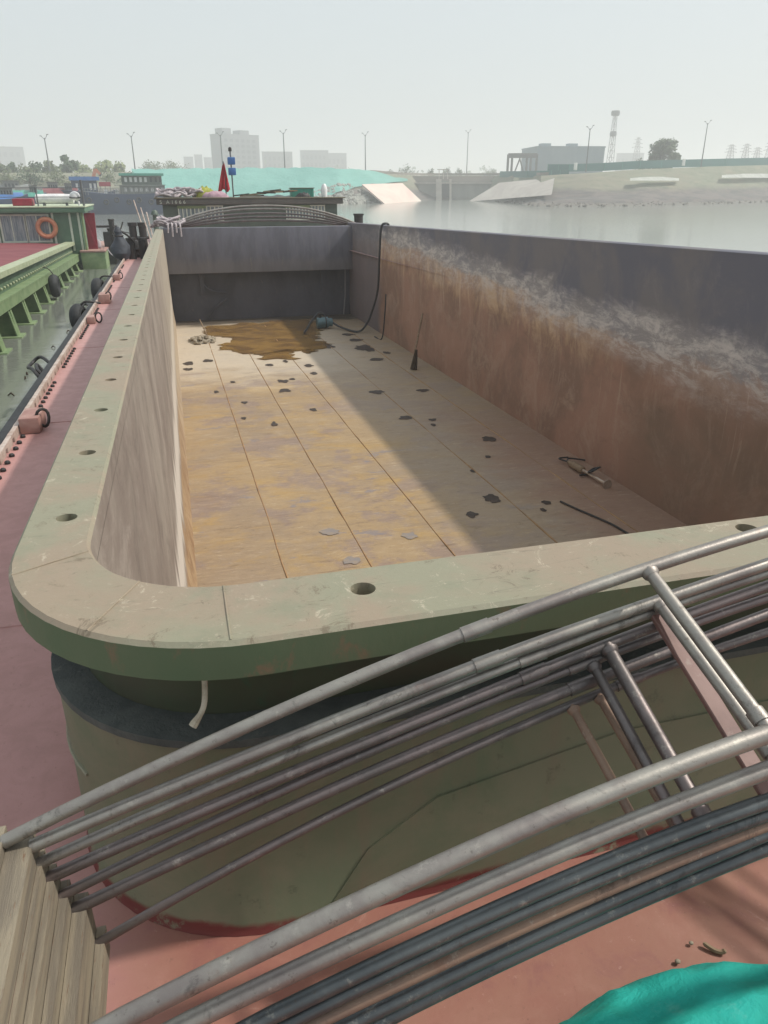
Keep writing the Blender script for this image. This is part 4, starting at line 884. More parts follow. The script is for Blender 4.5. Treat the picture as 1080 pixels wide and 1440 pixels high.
bm = BM(); lathe(bm, [(.1, 0), (.16, .05), (.16, .3), (.08, .45)], (-3.55, CY + 1, .93), 12); solo('bucket', bm, M['greyrope'], 'pale bucket behind the red panel on the platform', 'bucket', (-3.55, CY + 1, .93))
fender = thing('tyre_fender', 'dark tyre fender hanging between the green brackets of the laden barge', 'fender', (-4.3, 31.8, .05), 'tyre fenders hung on the laden barge')
part('tyre', tyre((-4.3, 31.8, .5), .3, .13, (1, 0, 0), '', '', None), M['rubber'], fender)
bm = BM(); tube(bm, smooth_curve([(-4.25, 31.8, .85), (-4.4, 31.8, 1.1), (-4.6, 31.8, 1.2)], 4), .02, 6); part('hanging_rope', bm, M['black'], fender)
# mooring ropes between the barges
def moor(name, a, b, sag, r, mat, label):
    a = Vector(a); b = Vector(b); pts = [a.lerp(b, k / 14) - Vector((0, 0, sag * 4 * (k / 14) * (1 - k / 14))) for k in range(15)]
    bm = BM(); tube(bm, pts, r, 6); solo(name, bm, mat, label, 'rope', tuple(pts[7]))
moor('mooring_rope', (-2.7, 46, 1.98), (MB @ Vector((-1.0, 30.2, -1.1))), .1, .022, M['black'], 'black mooring rope stretched from the laden barge bollards to the twin bollard')
moor('mooring_rope', (-2.8, 46, 1.6), (MB @ Vector((-1.2, 25.2, -.6))), .25, .02, M['black'], 'black mooring rope running slack to the blue-black bag fender')
moor('mooring_rope', (-3.2, 46, .9), (MB @ Vector((-1.25, 25, -1.3))), .35, .025, M['greyrope'], 'pale mooring rope low above the water beside the bag fender')
# rope loop and twigs drifting by the near hull
bm = BM(); c = Vector((-2.35, 10.9, 1.0))
FR[0] = MB
loop = [on_z(u, v, -1.95) for u, v in [(74, 514), (58, 507), (44, 508), (39, 514), (46, 524), (56, 530), (62, 521), (52, 516), (55, 526), (64, 522), (70, 516)]]
bm = BM(); tube(bm, smooth_curve([p + Vector((0, 0, .05 * math.sin(i * 1.9))) for i, p in enumerate(loop)], 5), .022, 7); solo('rope_loop', bm, M['black'], 'tangled black rope loop sticking out over the water from the left guard pipe', 'rope', tuple(loop[0]))
loop = [on_z(u, v, -1.8) for u, v in [(128, 432), (121, 427), (116, 429), (114, 434)]]
bm = BM(); tube(bm, smooth_curve(loop, 5), .03, 7); solo('rope_loop', bm, M['black'], 'short bent black rope end sticking out beside the tyre fender', 'rope', tuple(loop[0]))
FR[0] = MW
def on_w(u, v, z=0):
    r = ray(u, v); return Vector((0, 0, CAM_H)) + r * ((z - CAM_H) / r.z)
for k, (u, v, L) in enumerate(((75, 489, .05), (36, 533, .04), (16, 556, .07), (96, 467, .1), (38, 527, .03), (112, 452, .12))):
    p = on_w(u, v, .01); bm = BM(); a = k * 1.3
    tube(bm, [p - Vector((math.cos(a), math.sin(a), 0)) * L, p + Vector((0, 0, .05)), p + Vector((math.cos(a + .4), math.sin(a + .4), 0)) * L], [.014, .022, .012], 6)
    solo('driftwood', bm, M['bristle'], 'small dark bit of driftwood on the grey water between the barges', 'driftwood', tuple(p), 'bits of driftwood between the barges')
# =================================================================== MOORED SHIPS BEHIND
def ship_frame(u0, u1, D):
    a = at(u0, 300, D); b = at(u1, 300, D); a.z = b.z = 0; d = (b - a); L = d.length; d.normalize(); n = Vector((-d.y, d.x, 0))
    if n.dot(a) < 0: n = -n
    return a, d, n, L
def sbox(bm, F, x0, x1, y0, y1, z0, z1):
    a, d, n, L = F
    P = lambda x, y, z: a + d * x + n * y + Vector((0, 0, z))
    prism(bm, [P(x0, y0, z0), P(x1, y0, z0), P(x1, y0, z1), P(x0, y0, z1)], n * (y1 - y0)); return bm
def hull_mesh(F, x0, x1, w, h, rake=2.5, sheer=.6):
    a, d, n, L = F; bm = BM(); rows = []
    for j in range(13):
        f = j / 12; x = x0 + (x1 - x0) * f; pin = 1 - max(0, (.12 - f) / .12) ** 2 * .75
        top = h + sheer * (2 * abs(f - .5)) ** 3; rk = -rake * max(0, (.1 - f) / .1)
        row = []
        for s, z in ((-1, top), (-1, top - .25), (-.97, .6), (-.9, -.6), (.9, -.6), (1, .6), (1, top)):
            row.append(a + d * (x + rk * (z / max(h, .1))) + n * (w / 2 + s * w / 2 * pin) + Vector((0, 0, z)))
        rows.append(row)
    vs = grid(bm, rows)
    for j in range(12): bm.faces.new((vs[j][0], vs[j][6], vs[j + 1][6], vs[j + 1][0]))
    bm.faces.new(vs[0]); bm.faces.new(vs[-1][::-1]); return bm
def windows(F, parent, xs, w, z0, z1, y=-.03, mat='white'):
    for x in xs: part('window', sbox(BM(), F, x, x + w, y, y + .027, z0, z1), M[mat], parent)
# dark blue ship with the two storey house
F = ship_frame(118, 236, 131); L = F[3]; zz = lambda v, D, u=180: zat(v, u, D)
b0 = (F[0] + F[1] * L / 2 + F[2] * 4)
sh = thing('moored_ship', 'dark blue hulled ship with a two storey teal roofed house, moored beyond the cabin', 'ship', (b0.x, b0.y, -.5))
part('hull', hull_mesh(F, 0, L + 1, 8, zz(273, 131)), M['navy'], sh)
k = L / 118.0; X = lambda u: (u - 118) * k
lo = part('lower_house', sbox(BM(), F, X(172), X(236), .6, 7, zz(274, 131), zz(261, 131)), M['shipgrey'], sh)
windows(F, lo, [X(u) for u in (178, 186, 193, 200, 208, 216, 224, 230)], 4 * k, zz(270, 131), zz(264, 131), .57)
up = part('upper_house', sbox(BM(), F, X(176), X(233), 1.2, 6.5, zz(260, 131), zz(247, 131)), M['cabin2'], sh)
windows(F, up, [X(u) for u in (180, 187, 194, 201, 208)], 3.6 * k, zz(256, 131), zz(249, 131), 1.17)
windows(F, up, [X(u) for u in (216, 223, 229)], 3 * k, zz(256, 131), zz(249, 131), 1.17, 'dkglass')
part('gallery', sbox(BM(), F, X(165), X(237), .1, 7.2, zz(261, 131) + .01, zz(259.8, 131)), M['shipgrey'], up)
part('teal_roof', sbox(BM(), F, X(173), X(236), .4, 7.2, zz(247, 131) + .01, zz(243.5, 131)), M['tealroof'], up)
bm = BM(); rd = random.Random(4)
for j in range(30):
    x = X(120) + j * (X(234) - X(120)) / 29; a, d, n, _ = F; q = a + d * x + n * .2
    tube(bm, [q + Vector((0, 0, zz(274, 131))), q + Vector((0, 0, zz(274, 131) + .9))], .04, 5)
for h in (.5, .9): tube(bm, [F[0] + F[1] * X(120) + F[2] * .2 + Vector((0, 0, zz(274, 131) + h)), F[0] + F[1] * X(234) + F[2] * .2 + Vector((0, 0, zz(274, 131) + h))], .03, 5)
part('railing', bm, M['shipgrey'], sh)
for j, u in enumerate((128, 151, 166, 183, 197, 214)):
    bm = BM(); c = F[0] + F[1] * X(u) + F[2] * -.25 + Vector((0, 0, zz(281 + (j % 2) * 3, 131))); 
    tube(bm, [c + F[1] * (.32 * math.cos(a)) + Vector((0, 0, .32 * math.sin(a))) for a in [q * math.pi / 6 for q in range(12)]], .1, 6, closed=True); part('tyre', bm, M['rubber'], sh)
for u, w in ((165, 5), (205, 4), (150, 4)):
    part('deck_box', sbox(BM(), F, X(u), X(u + w), 1, 3, zz(274, 131), zz(267, 131)), M['white'], sh)
# blue cabin boat to its left
F = ship_frame(88, 168, 150); L = F[3]; k = L / 80.0; X = lambda u: (u - 88) * k; D = 150
b0 = (F[0] + F[1] * L / 2 + F[2] * 3)
sh = thing('moored_ship', 'blue ship with a light blue roofed cabin and a red awning, behind the white dome', 'ship', (b0.x, b0.y, -.5))
part('hull', hull_mesh(F, 0, L, 7, zz(272, D)), M['navy'], sh)
ca = part('cabin', sbox(BM(), F, X(106), X(142), .8, 6, zz(272, D), zz(254, D)), M['navy'], sh)
windows(F, ca, [X(u) for u in (112, 118, 131, 137)], 3.2 * k, zz(267, D), zz(258, D), .77)
part('cabin_roof', sbox(BM(), F, X(104), X(146), .2, 6.6, zz(254, D) + .01, zz(248.5, D)), M['blue'], ca)
part('awning', sbox(BM(), F, X(145), X(161), .4, 5.5, zz(262, D), zz(256, D)), M['red'], sh)
bm = BM()
for u in (146, 153, 160): tube(bm, [F[0] + F[1] * X(u) + F[2] * .6 + Vector((0, 0, zz(272, D))), F[0] + F[1] * X(u) + F[2] * .6 + Vector((0, 0, zz(262, D)))], .06, 5)
part('awning_post', bm, M['shipgrey'], sh)
# blue tarpaulined boats far left
for (u0, u1, D, vt, hm, lab, cm) in ((-60, 44, 112, 276, 'navy', 'boat with a bright blue tarpaulin over its deck at the far left', 'blue'), (22, 104, 160, 268, 'shipgrey', 'long low grey boat with dark flat roofs behind the cabin railing', 'fasc'), (-70, 60, 175, 266, 'navy', 'low dark boat farthest back at the left picture edge', 'shipgrey'), (10, 70, 128, 273, 'navy', 'dark blue boat with a green cover between the blue tarpaulin boat and the white canister', 'tealroof'), (62, 118, 138, 270, 'shipgrey', 'grey boat with a dull red deck cover beside the white dome', 'maroon'), (-50, 20, 142, 270, 'navy', 'small blue boat right behind the bright blue tarpaulin', 'fasc')):
    F = ship_frame(u0, u1, D); L = F[3]; k = L / (u1 - u0); b0 = F[0] + F[1] * L / 2 + F[2] * 3
    sh = thing('moored_boat', lab, 'boat', (b0.x, b0.y, -.5))
    part('hull', hull_mesh(F, 0, L, 6.5, zz(vt + 4, D, 40)), M[hm], sh)
    a, d, n, _ = F
    bm = BM(); rows = []
    for j in range(17):
        f = j / 16; rows.append([a + d * (L * (.06 + .88 * f)) + n * (.3 + 5.8 * i / 8) + Vector((0, 0, zz(vt + 4, D, 40) - .1 + (zz(vt - 9, D, 40) - zz(vt + 4, D, 40)) * (math.sin(i / 8 * math.pi) ** .5) * (.8 + .25 * noise.noise(Vector((f * 7, i * .5, D)))))) for i in range(9)])
    grid(bm, rows); part('deck_cover', bm, M[cm], sh)
    hs = part('wheelhouse', sbox(BM(), F, L * .62, L * .8, 1.2, 5, zz(vt + 4, D, 40), zz(vt - 11, D, 40)), M['shipgrey'], sh)
    windows(F, hs, [L * (.635 + .04 * j) for j in range(4)], L * .025, zz(vt - 3, D, 40), zz(vt - 8, D, 40), 1.17, 'dkglass')
    part('house_roof', sbox(BM(), F, L * .61, L * .815, .9, 5.3, zz(vt - 11, D, 40) + .01, zz(vt - 12.5, D, 40)), M['fasc'], hs)
bm = BM(); p = on_w(136, 305, 0); p = at(136, 240, 158); 
t = thing('excavator_arm', 'orange boom rising behind the blue cabin roof', 'crane', tuple(at(136, 255, 158))); bm = BM(); obox(bm, at(131, 252, 158), at(134, 238, 158), .8, .6); obox(bm, at(134, 238, 158), at(141, 245, 158), .6, .5); part('boom', bm, M['orange'], t)
bm = BM(); prism(bm, [at(138, 244, 158), at(143, 244, 158), at(142, 248, 158), at(139, 248, 158)], (0, .8, 0)); part('bucket', bm, M['polegrey'], t)
# =================================================================== RIVER, BANKS, LAND
bm = BM(); Xs = [-3000, -200, -40, -1.28, 7.88, 60, 250, 3000]; Ys = [-400, -60, -2.98, 39.96, 120, 400, 3000]
vs = [[bm.verts.new((x, y, 0)) for x in Xs] for y in Ys]
for j in range(len(Ys) - 1):
    for i in range(len(Xs) - 1):
        if i == 3 and j == 2: continue
        bm.faces.new((vs[j][i], vs[j][i + 1], vs[j + 1][i + 1], vs[j + 1][i]))
struct('water', bm, M['water'], (0, 0, 0), 'calm milky grey river water')
BANK = [(-260, 210, 236), (-120, 185, 242), (0, 180, 243), (100, 180, 243), (200, 184, 242), (300, 190, 240.5), (400, 190, 240), (480, 190, 241), (520, 208, 243), (560, 222, 246), (592, 250, 247), (620, 257, 247), (680, 257, 247), (700, 232, 247), (730, 204, 247), (760, 182, 247), (830, 179, 243), (900, 190, 238), (1000, 215, 234), (1080, 246, 232), (1180, 275, 230), (1320, 300, 228)]
def lerp_bank(u):
    for a, b in zip(BANK, BANK[1:]):
        if a[0] <= u <= b[0]:
            f = (u - a[0]) / (b[0] - a[0]); return a[1] + (b[1] - a[1]) * f, a[2] + (b[2] - a[2]) * f
    e = BANK[0] if u < 0 else BANK[-1]; return e[1], e[2]
def run_of(u): return 24 + (10 if u > 720 else 0)
def bankpt(u, f, lift=0):
    """f = 0 at the water, 1 at the crest"""
    Dw, vc = lerp_bank(u); D = Dw + run_of(u) * f; zc = zat(vc, u, Dw + run_of(u))
    p = at(u, 262, D); w = .35 * noise.noise(Vector((u * .05, f * 6, 1))) * (1 if .05 < f < .95 else .3) + .9 * noise.noise(Vector((u * .012, f * 3, 4))) * math.sin(min(1, f) * math.pi)
    prof = f if u < 720 else (.55 * f / .45 if f < .12 else (.147 + (f - .12) * .45 if f < .5 else .318 + (f - .5) * 1.364))
    p.z = -.4 + (zc + .4) * prof + w * .6 + lift; return p
us = [-260 + 10 * k for k in range(159)]
bm = BM(); rows = []
for u in us:
    Dw, vc = lerp_bank(u); zc = zat(vc, u, Dw + run_of(u)); row = [Vector((at(u, 262, Dw - 5).x, at(u, 262, Dw - 5).y, -2.5))]
    row += [bankpt(u, f / 12) for f in range(13)]
    for dD, dz in ((12, .1), (40, 0), (120, -.5), (500, -1), (2400, -1)):
        p = at(u, 262, Dw + run_of(u) + dD); p.z = zc + dz; row.append(p)
    rows.append(row)
grid(bm, rows); struct('river_bank', bm, M['bank'], (60, 200, 0), 'grassy and muddy river bank with levee')
# wet mud shelf at the foot of the right bank
bm = BM(); rows = []
for j in range(41):
    u = 690 + j * 14; Dw, _ = lerp_bank(u); w = min(1, j / 4)
    row = []
    for i in range(7):
        f = i / 6; p = at(u, 262, Dw - 4 * w - 2 * noise.noise(Vector((u * .03, 2, 2))) + 17 * f * w); p.z = -.25 + (1.5 * f ** .8) * w + .5 * noise.noise(Vector((u * .08, i * .9, 6))) * f; row.append(p)
    rows.append(row)
grid(bm, rows); struct('mud_shelf', bm, M['mud'], (110, 160, 0), 'wet mud and stones at the foot of the right bank')
# dust net over the left embankment
bm = BM(); rows = []
for j in range(70):
    f0 = j / 69; u = 188 + f0 * 385; lo_ = .22 + .5 * max(0, (u - 450) / 120); hi = 1.03
    if u > 520: hi = 1.03 - .25 * ((u - 520) / 53)
    rows.append([bankpt(u, lo_ + (hi - lo_) * i / 14, .35 + .55 * abs(noise.noise(Vector((u * .045, i * .33, 9)))) + .2 * noise.noise(Vector((u * .2, i * .9, 3)))) for i in range(15)])
grid(bm, rows); c = bankpt(350, .3); solo('dust_net', bm, M['dustnet'], 'turquoise dust net spread over the left embankment', 'net', tuple(c))
# rubble toe below the net
bm = BM(); rd = random.Random(12)
for k in range(260):
    u = rd.uniform(440, 535); f = rd.uniform(-.02, .55 - .3 * abs(u - 480) / 60); p = bankpt(u, f, .2); s = rd.uniform(.25, .75)
    bmesh.ops.create_icosphere(bm, subdivisions=1, radius=s, matrix=Matrix.Translation(p) @ Matrix.Rotation(rd.random() * 6, 4, Vector((1, .5, .2))) @ Matrix.Diagonal((1.3, 1, .8, 1)))
o = solo('riprap', bm, M['wallconc'], 'grey riprap stones below the turquoise net', 'stones', tuple(bankpt(480, 0)), None, 'stuff', False)
# concrete slopes
def slab(name, mat, quad, label, cat, t=.4, n=8):
    """sloping slab between four world points (tl, tr, br, bl) with real thickness"""
    tl, tr, br, bl = quad; nrm = (tr - tl).cross(bl - tl).normalized()
    if nrm.z < 0: nrm = -nrm
    bm = BM(); prism(bm, [tl, tr, br, bl], -nrm * t); return solo(name, bm, mat, label, cat, tuple((bl + br) / 2))
def W(u, v, D=None):
    if D is None:
        return on_w(u, v, .05)
    return at(u, v, D)
slab('concrete_slope', M['pinkconc'], (W(509, 259, 212), W(566, 257.5, 226), W(593, 283, 238), W(541, 286.5, 202)), 'pinkish concrete slope between the turquoise net and the sluice', 'concrete slope')
slab('concrete_slope', M['concrete'], (W(702, 257, 228), W(780, 249.5, 213.5), W(776, 273, 187), W(660, 282.5, 240)), 'pale grey concrete slope right of the sluice', 'concrete slope')
# sluice gate
sl = thing('sluice_gate', 'grey concrete sluice with a dark gate opening in the far bank', 'sluice', tuple(at(628, 281, 260)))
def fwall(bm, u0, u1, v0, v1, D, th, slope=0):
    p = [at(u0, v1, D), at(u1, v1, D), at(u1, v0, D + slope), at(u0, v0, D + slope)]; n = Vector((at(.5 * (u0 + u1), 262, 1).x, at(.5 * (u0 + u1), 262, 1).y, 0)).normalized()
    return prism(bm, p, n * th)
bm = BM(); fwall(bm, 578, 621.5, 257, 284, 259, 3); fwall(bm, 632, 722, 257, 284, 259, 3); fwall(bm, 621.5, 632, 254, 258, 259.3, 2); part('retaining_wall', bm, M['wallconc'], sl)
bm = BM(); fwall(bm, 613, 621, 252, 284, 256.5, 2.4); fwall(bm, 632, 635, 252, 284, 256.5, 2.4); part('gate_pier', bm, M['concrete'], sl)
bm = BM(); fwall(bm, 621.6, 631.9, 258.1, 284, 261, .5); part('gate_leaf', bm, M['bldwin'], sl)
bm = BM(); fwall(bm, 560, 740, 247.5, 256.5, 262.5, 5); part('road_deck', bm, M['road'], sl)
bm = BM(); fwall(bm, 560, 740, 256.6, 258.2, 258.3, 4); part('coping', bm, M['concrete'], sl)
bm = BM()
for u in (617, 623, 629): fwall(bm, u, u + 1.1, 239, 252, 257, .5)
fwall(bm, 615, 632, 237.8, 239, 257, 1); part('hoist_frame', bm, M['concrete'], sl)
# levee road with guard wall
bm = BM(); rows = []
for u in range(520, 800, 8):
    Dw, vc = lerp_bank(u); D = Dw + run_of(u) + 1.5; p = at(u, vc, D); rows.append([p + Vector((0, 0, .05)), p + Vector((0, 0, .75)), at(u, vc, D + .4) + Vector((0, 0, .75)), at(u, vc, D + .4) + Vector((0, 0, .05))])
sweep(bm, rows); solo('guard_wall', bm, M['road'], 'low brown-grey guard wall along the levee road behind the sluice', 'wall', tuple(at(650, 247, 280)))
# teal fence on the right levee
def fence(pts, label, n):
    t = thing('hoarding_fence', label, 'fence', tuple(at(pts[n // 2][0], pts[n // 2][2], pts[n // 2][3])))
    bm = BM(); secs = []
    for u, vt, vb, D in pts:
        a = at(u, vb, D); b = at(u, vt, D); out = Vector((a.x, a.y, 0)).normalized() * .12; secs.append([Vector((a.x, a.y, a.z - .4)), Vector((a.x, a.y, b.z)), Vector((a.x, a.y, b.z)) + out, Vector((a.x, a.y, a.z - .4)) + out])
    sweep(bm, secs); part('fence_panel', bm, M['fence'], t)
    bm = BM()
    for (u, vt, vb, D), (u2, vt2, vb2, D2) in zip(pts, pts[1:]):
        for q in (0, .5):
            bm = BM(); D_ = D + (D2 - D) * q; a = at(u + (u2 - u) * q, vb + (vb2 - vb) * q, D_ - .12); b = at(u + (u2 - u) * q, vt + (vt2 - vt) * q, D_ - .12); tube(bm, [Vector((a.x, a.y, a.z - .4)), Vector((a.x, a.y, b.z + .1))], .06, 5); part('fence_post', bm, M['tealroof'], t)
fence([(770, 231, 240, 222), (800, 231, 239, 221), (850, 229, 238, 227), (900, 226, 235, 234), (960, 224.5, 233, 245), (1020, 223, 232, 262), (1090, 221.5, 231, 288), (1200, 219, 229, 318)], 'long teal hoarding fence along the top of the right levee', 6)
fence([(703, 241, 247, 250), (740, 240.5, 247.5, 226), (775, 240, 247, 216), (800, 239, 246, 216)], 'low short teal fence below the steel gantry', 2)
for u, v in ((809, 234), (961, 228)):
    bm = BM(); D = lerp_bank(u)[0] + run_of(u) - 1.2; p = at(u, v + 4, D); box(bm, p.x - .45, p.x + .45, p.y - .1, p.y + .1, p.z - .2, p.z + 1.5, .02); solo('white_board', bm, M['sheet'], 'small white board at the teal fence ' + ('below the shed' if u < 900 else 'right of the round tree'), 'board', tuple(p))
for q, (u0, u1, v0, v1, lab) in enumerate(((886, 955, 248.5, 254, 'white sheet laid along the middle of the right bank'), (1015, 1110, 244, 250, 'pale sheet strip on the bank near the right picture edge'))):
    bm = BM(); rows = []
    for j in range(13):
        u = u0 + (u1 - u0) * j / 12; D0 = lerp_bank(u)[0] + 20; w = .6 + .4 * math.sin(j / 12 * math.pi)
        rows.append([at(u, v1 - (v1 - v0) * w * i / 4 + .4 * noise.noise(Vector((j * .6, i, q))), D0 + 3 * i / 4) for i in range(5)])
    vs = grid(bm, rows); bmesh.ops.solidify(bm, geom=bm.faces[:], thickness=.12); solo('white_sheet', bm, M['sheet'], lab, 'sheet', tuple(rows[6][0]))
# light poles
POLES = [(71, 190, 246), (191, 187, 246), (314, 186, 244), (401, 183, 243), (514, 186, 246), (656, 183, 247), (824, 177, 240), (986, 170, 233)]
PL = ['tall lamp post above the dark trees at the far left', 'tall lamp post over the ship with the teal roof', 'tall lamp post in front of the grey tower block', 'tall lamp post right of the grey tower block', 'tall lamp post at the right end of the turquoise net', 'tall lamp post right of the sluice gate', 'tall lamp post in front of the shed', 'tall lamp post right of the round tree on the levee']
for (u, vt, vb), lab in zip(POLES, PL):
    D = lerp_bank(u)[0] + run_of(u) + 5; b = at(u, vb, D); tz = at(u, vt, D).z; b2 = Vector((b.x, b.y, b.z - .3))
    ru = Vector((ray(u + 100, 262).x - ray(u, 262).x, ray(u + 100, 262).y - ray(u, 262).y, 0)).normalized()
    t = thing('lamp_post', lab, 'lamp post', tuple(b2), 'lamp posts along the levee road')
    bm = BM(); tube(bm, [b2, Vector((b.x, b.y, tz - .6))], [.17, .10], 8); part('post', bm, M['polegrey'], t)
    top = Vector((b.x, b.y, tz - .6))
    for s, up_ in ((-1, .35), (1, .65)):
        bm = BM(); e = top + ru * s * .7 + Vector((0, 0, up_)); tube(bm, [top - Vector((0, 0, .4)), top + ru * s * .45 + Vector((0, 0, up_ * .3)), e], .055, 6); ar = part('lamp_arm', bm, M['polegrey'], t)
        bm = BM(); obox(bm, e - ru * s * .1, e + ru * s * .3 + Vector((0, 0, .08)), .26, .16); part('lamp_head', bm, M['polegrey'], ar)
# buildings
def building(name, label, u0, u1, vt, D, depth, turn=.25, rows=0, cols=0, mat='bld', extra=()):
    a = at(u0, 262, D); b = at(u1, 262, D * (1 + turn * .05)); d = Vector((b.x - a.x, b.y - a.y, 0)); L = d.length; d.normalize(); n = Vector((-d.y, d.x, 0))
    if n.dot(a) < 0: n = -n
    a.z = 5.0; F = (Vector((a.x, a.y, 0)), d, n, L); zt = zat(vt, (u0 + u1) / 2, D); c = a + d * L / 2 + n * depth / 2
    t = thing(name, label, 'building', (c.x, c.y, 5.0))
    part('wall', sbox(BM(), F, 0, L, 0, depth, 4.5, zt), M[mat], t)
    part('roof', sbox(BM(), F, -.2, L + .2, -.2, depth + .2, zt + .01, zt + .5), M[mat], t)
    for (x0, x1, h) in extra: part('roof_house', sbox(BM(), F, L * x0, L * x1, depth * .2, depth * .8, zt + .51, zt + h), M[mat], t)
    for r in range(rows):
        zz0 = 8 + (zt - 9) * r / rows
        for c_ in range(cols):
            x = L * (.06 + .9 * c_ / cols); part('window', sbox(BM(), F, x, x + L * .5 / cols, -.1, -.02, zz0, zz0 + (zt - 9) / rows * .55), M['bldwin'], t)
    return t
building('tower_block', 'tall grey tower block in the haze behind the turquoise net', 317, 368, 189, 560, 14, .6, 8, 6, extra=((.08, .32, 4), (.55, .8, 3.2)))
building('apartment_block', 'low hazy block just right of the tower block', 371, 413, 214, 760, 16, 0, 4, 6)
building('apartment_block', 'wide low hazy block with a flat roof, second right of the tower block', 424, 463, 212, 780, 16, 0, 4, 6)
building('apartment_block', 'faint low block at the right end of the hazy row', 455, 488, 216, 840, 16, 0, 3, 5)
building('apartment_block', 'faint block far off above the trees at the left picture edge', -8, 42, 207, 900, 18, 0, 4, 5)
for k, (u0, u1, v) in enumerate(((262, 275, 221), (277, 288, 218), (290, 301, 222), (302, 314, 217))): building('apartment_block', ['faint leftmost slab of the hazy row left of the tower block', 'faint slab second from the left in the row left of the tower block', 'faint low slab third in the row left of the tower block', 'faint slab right next to the tower block on its left'][k], u0, u1, v, 880, 14, 0, 3, 2)
building('apartment_block', 'faint long slab far off right of the radio mast', 862, 900, 216, 900, 16, 0, 3, 6)
sd = building('industrial_shed', 'blue-grey industrial shed with two roof vents on the right levee', 752, 845, 207, 300, 22, .5, 0, 0, 'shed', extra=())
a = at(752, 262, 300); b = at(845, 262, 300 * 1.025); d = Vector((b.x - a.x, b.y - a.y, 0)); L = d.length; d.normalize(); n = Vector((-d.y, d.x, 0)); n = n if n.dot(a) > 0 else -n; F = (Vector((a.x, a.y, 0)), d, n, L); zt = zat(207, 800, 300)
for x0, x1 in ((.09, .23), (.5, .63)): part('roof_vent', sbox(BM(), F, L * x0, L * x1, 3, 7, zt + .51, zt + 1.5), M['shed'], sd)
bm = BM()
for k in range(24): sbox(bm, F, L * k / 24, L * k / 24 + .12, -.1, -.01, 5, zt)
part('wall_rib', bm, M['shed'], sd)
g = thing('steel_gantry', 'open brown steel gantry frame standing left of the shed', 'gantry', tuple(at(732, 246, 285))); ztop = zat(217, 732, 285); zbt = zat(247, 732, 285) - 1
a = at(712, 262, 285); b = at(752, 262, 285); d = Vector((b.x - a.x, b.y - a.y, 0)); L = d.length; d.normalize(); n = Vector((-d.y, d.x, 0)); n = n if n.dot(a) > 0 else -n; A0 = Vector((a.x, a.y, 0))
for y in (0, 6):
    bm = BM()
    for f in (0, .14, .66, .8, 1): p = A0 + d * L * f + n * y; obox(bm, p + Vector((0, 0, zbt)), p + Vector((0, 0, ztop)), .8, .7, up=d)
    part('column', bm, M['gantry'], g)
    bm = BM(); p = A0 + n * y; obox(bm, p + Vector((0, 0, ztop - .3)), p + d * L + Vector((0, 0, ztop - .3)), .7, 1.3)
    obox(bm, p + d * L * .18 + Vector((0, 0, zbt)), p + d * L * .42 + Vector((0, 0, ztop - 1)), .4, .4); obox(bm, p + d * L * .64 + Vector((0, 0, zbt)), p + d * L * .40 + Vector((0, 0, ztop - 1)), .4, .4); part('beam', bm, M['gantry'], g)
def lattice(name, label, u, vt, vb, D, w0, w1, arms=(), group=None, plats=()):
    b = at(u, vb, D); zt = at(u, vt, D).z; t = thing(name, label, 'mast' if 'mast' in name else 'pylon', (b.x, b.y, b.z - 1), group); H = zt - b.z + 1; z0 = b.z - 1
    cor = lambda k, f: Vector((b.x + (w0 + (w1 - w0) * f) / 2 * (1 if k in (1, 2) else -1), b.y + (w0 + (w1 - w0) * f) / 2 * (1 if k in (2, 3) else -1), z0 + H * f))
    bm = BM(); th = max(.1, D * .00028)
    for k in range(4): tube(bm, [cor(k, 0), cor(k, 1)], th, 5)
    part('mast_leg', bm, M['polegrey'], t); bm = BM(); N = 9
    for j in range(N):
        for k in range(4): tube(bm, [cor(k, j / N), cor((k + 1) % 4, (j + 1) / N)], th * .6, 4); tube(bm, [cor(k, j / N), cor((k + 1) % 4, j / N)], th * .6, 4)
    part('brace', bm, M['polegrey'], t)
    for f, L in arms:
        bm = BM(); c = Vector((b.x, b.y, z0 + H * f)); tube(bm, [c - Vector((L, 0, 0)), c + Vector((0, 0, .8)), c + Vector((L, 0, 0))], th * 1.2, 5); part('cross_arm', bm, M['polegrey'], t)
    for f, r in plats:
        bm = BM(); lathe(bm, [(r, 0), (r * 1.15, 1.2), (r, 2.2)], (b.x, b.y, z0 + H * f), 10); part('platform', bm, M['polegrey'], t)
lattice('radio_mast', 'tall lattice radio mast with two platforms behind the shed', 857, 157, 236, 430, 2.8, 1.2, plats=((.58, 1.5), (.93, 1.9)))
for k, (u, v, D) in enumerate(((893, 193, 700), (1024, 203, 620), (1045, 202, 640), (1061, 207, 680), (1078, 199, 600))):
    lattice('power_pylon', ['faint power pylon between the radio mast and the round tree', 'faint power pylon first right of the last lamp post', 'faint power pylon second right of the last lamp post', 'faint thin power pylon third right of the last lamp post', 'power pylon at the right picture edge'][k], u, v, 236, D, 5, 1.4, arms=((.68, 5), (.8, 4.2), (.92, 3.4)), group='power pylons beyond the right levee')
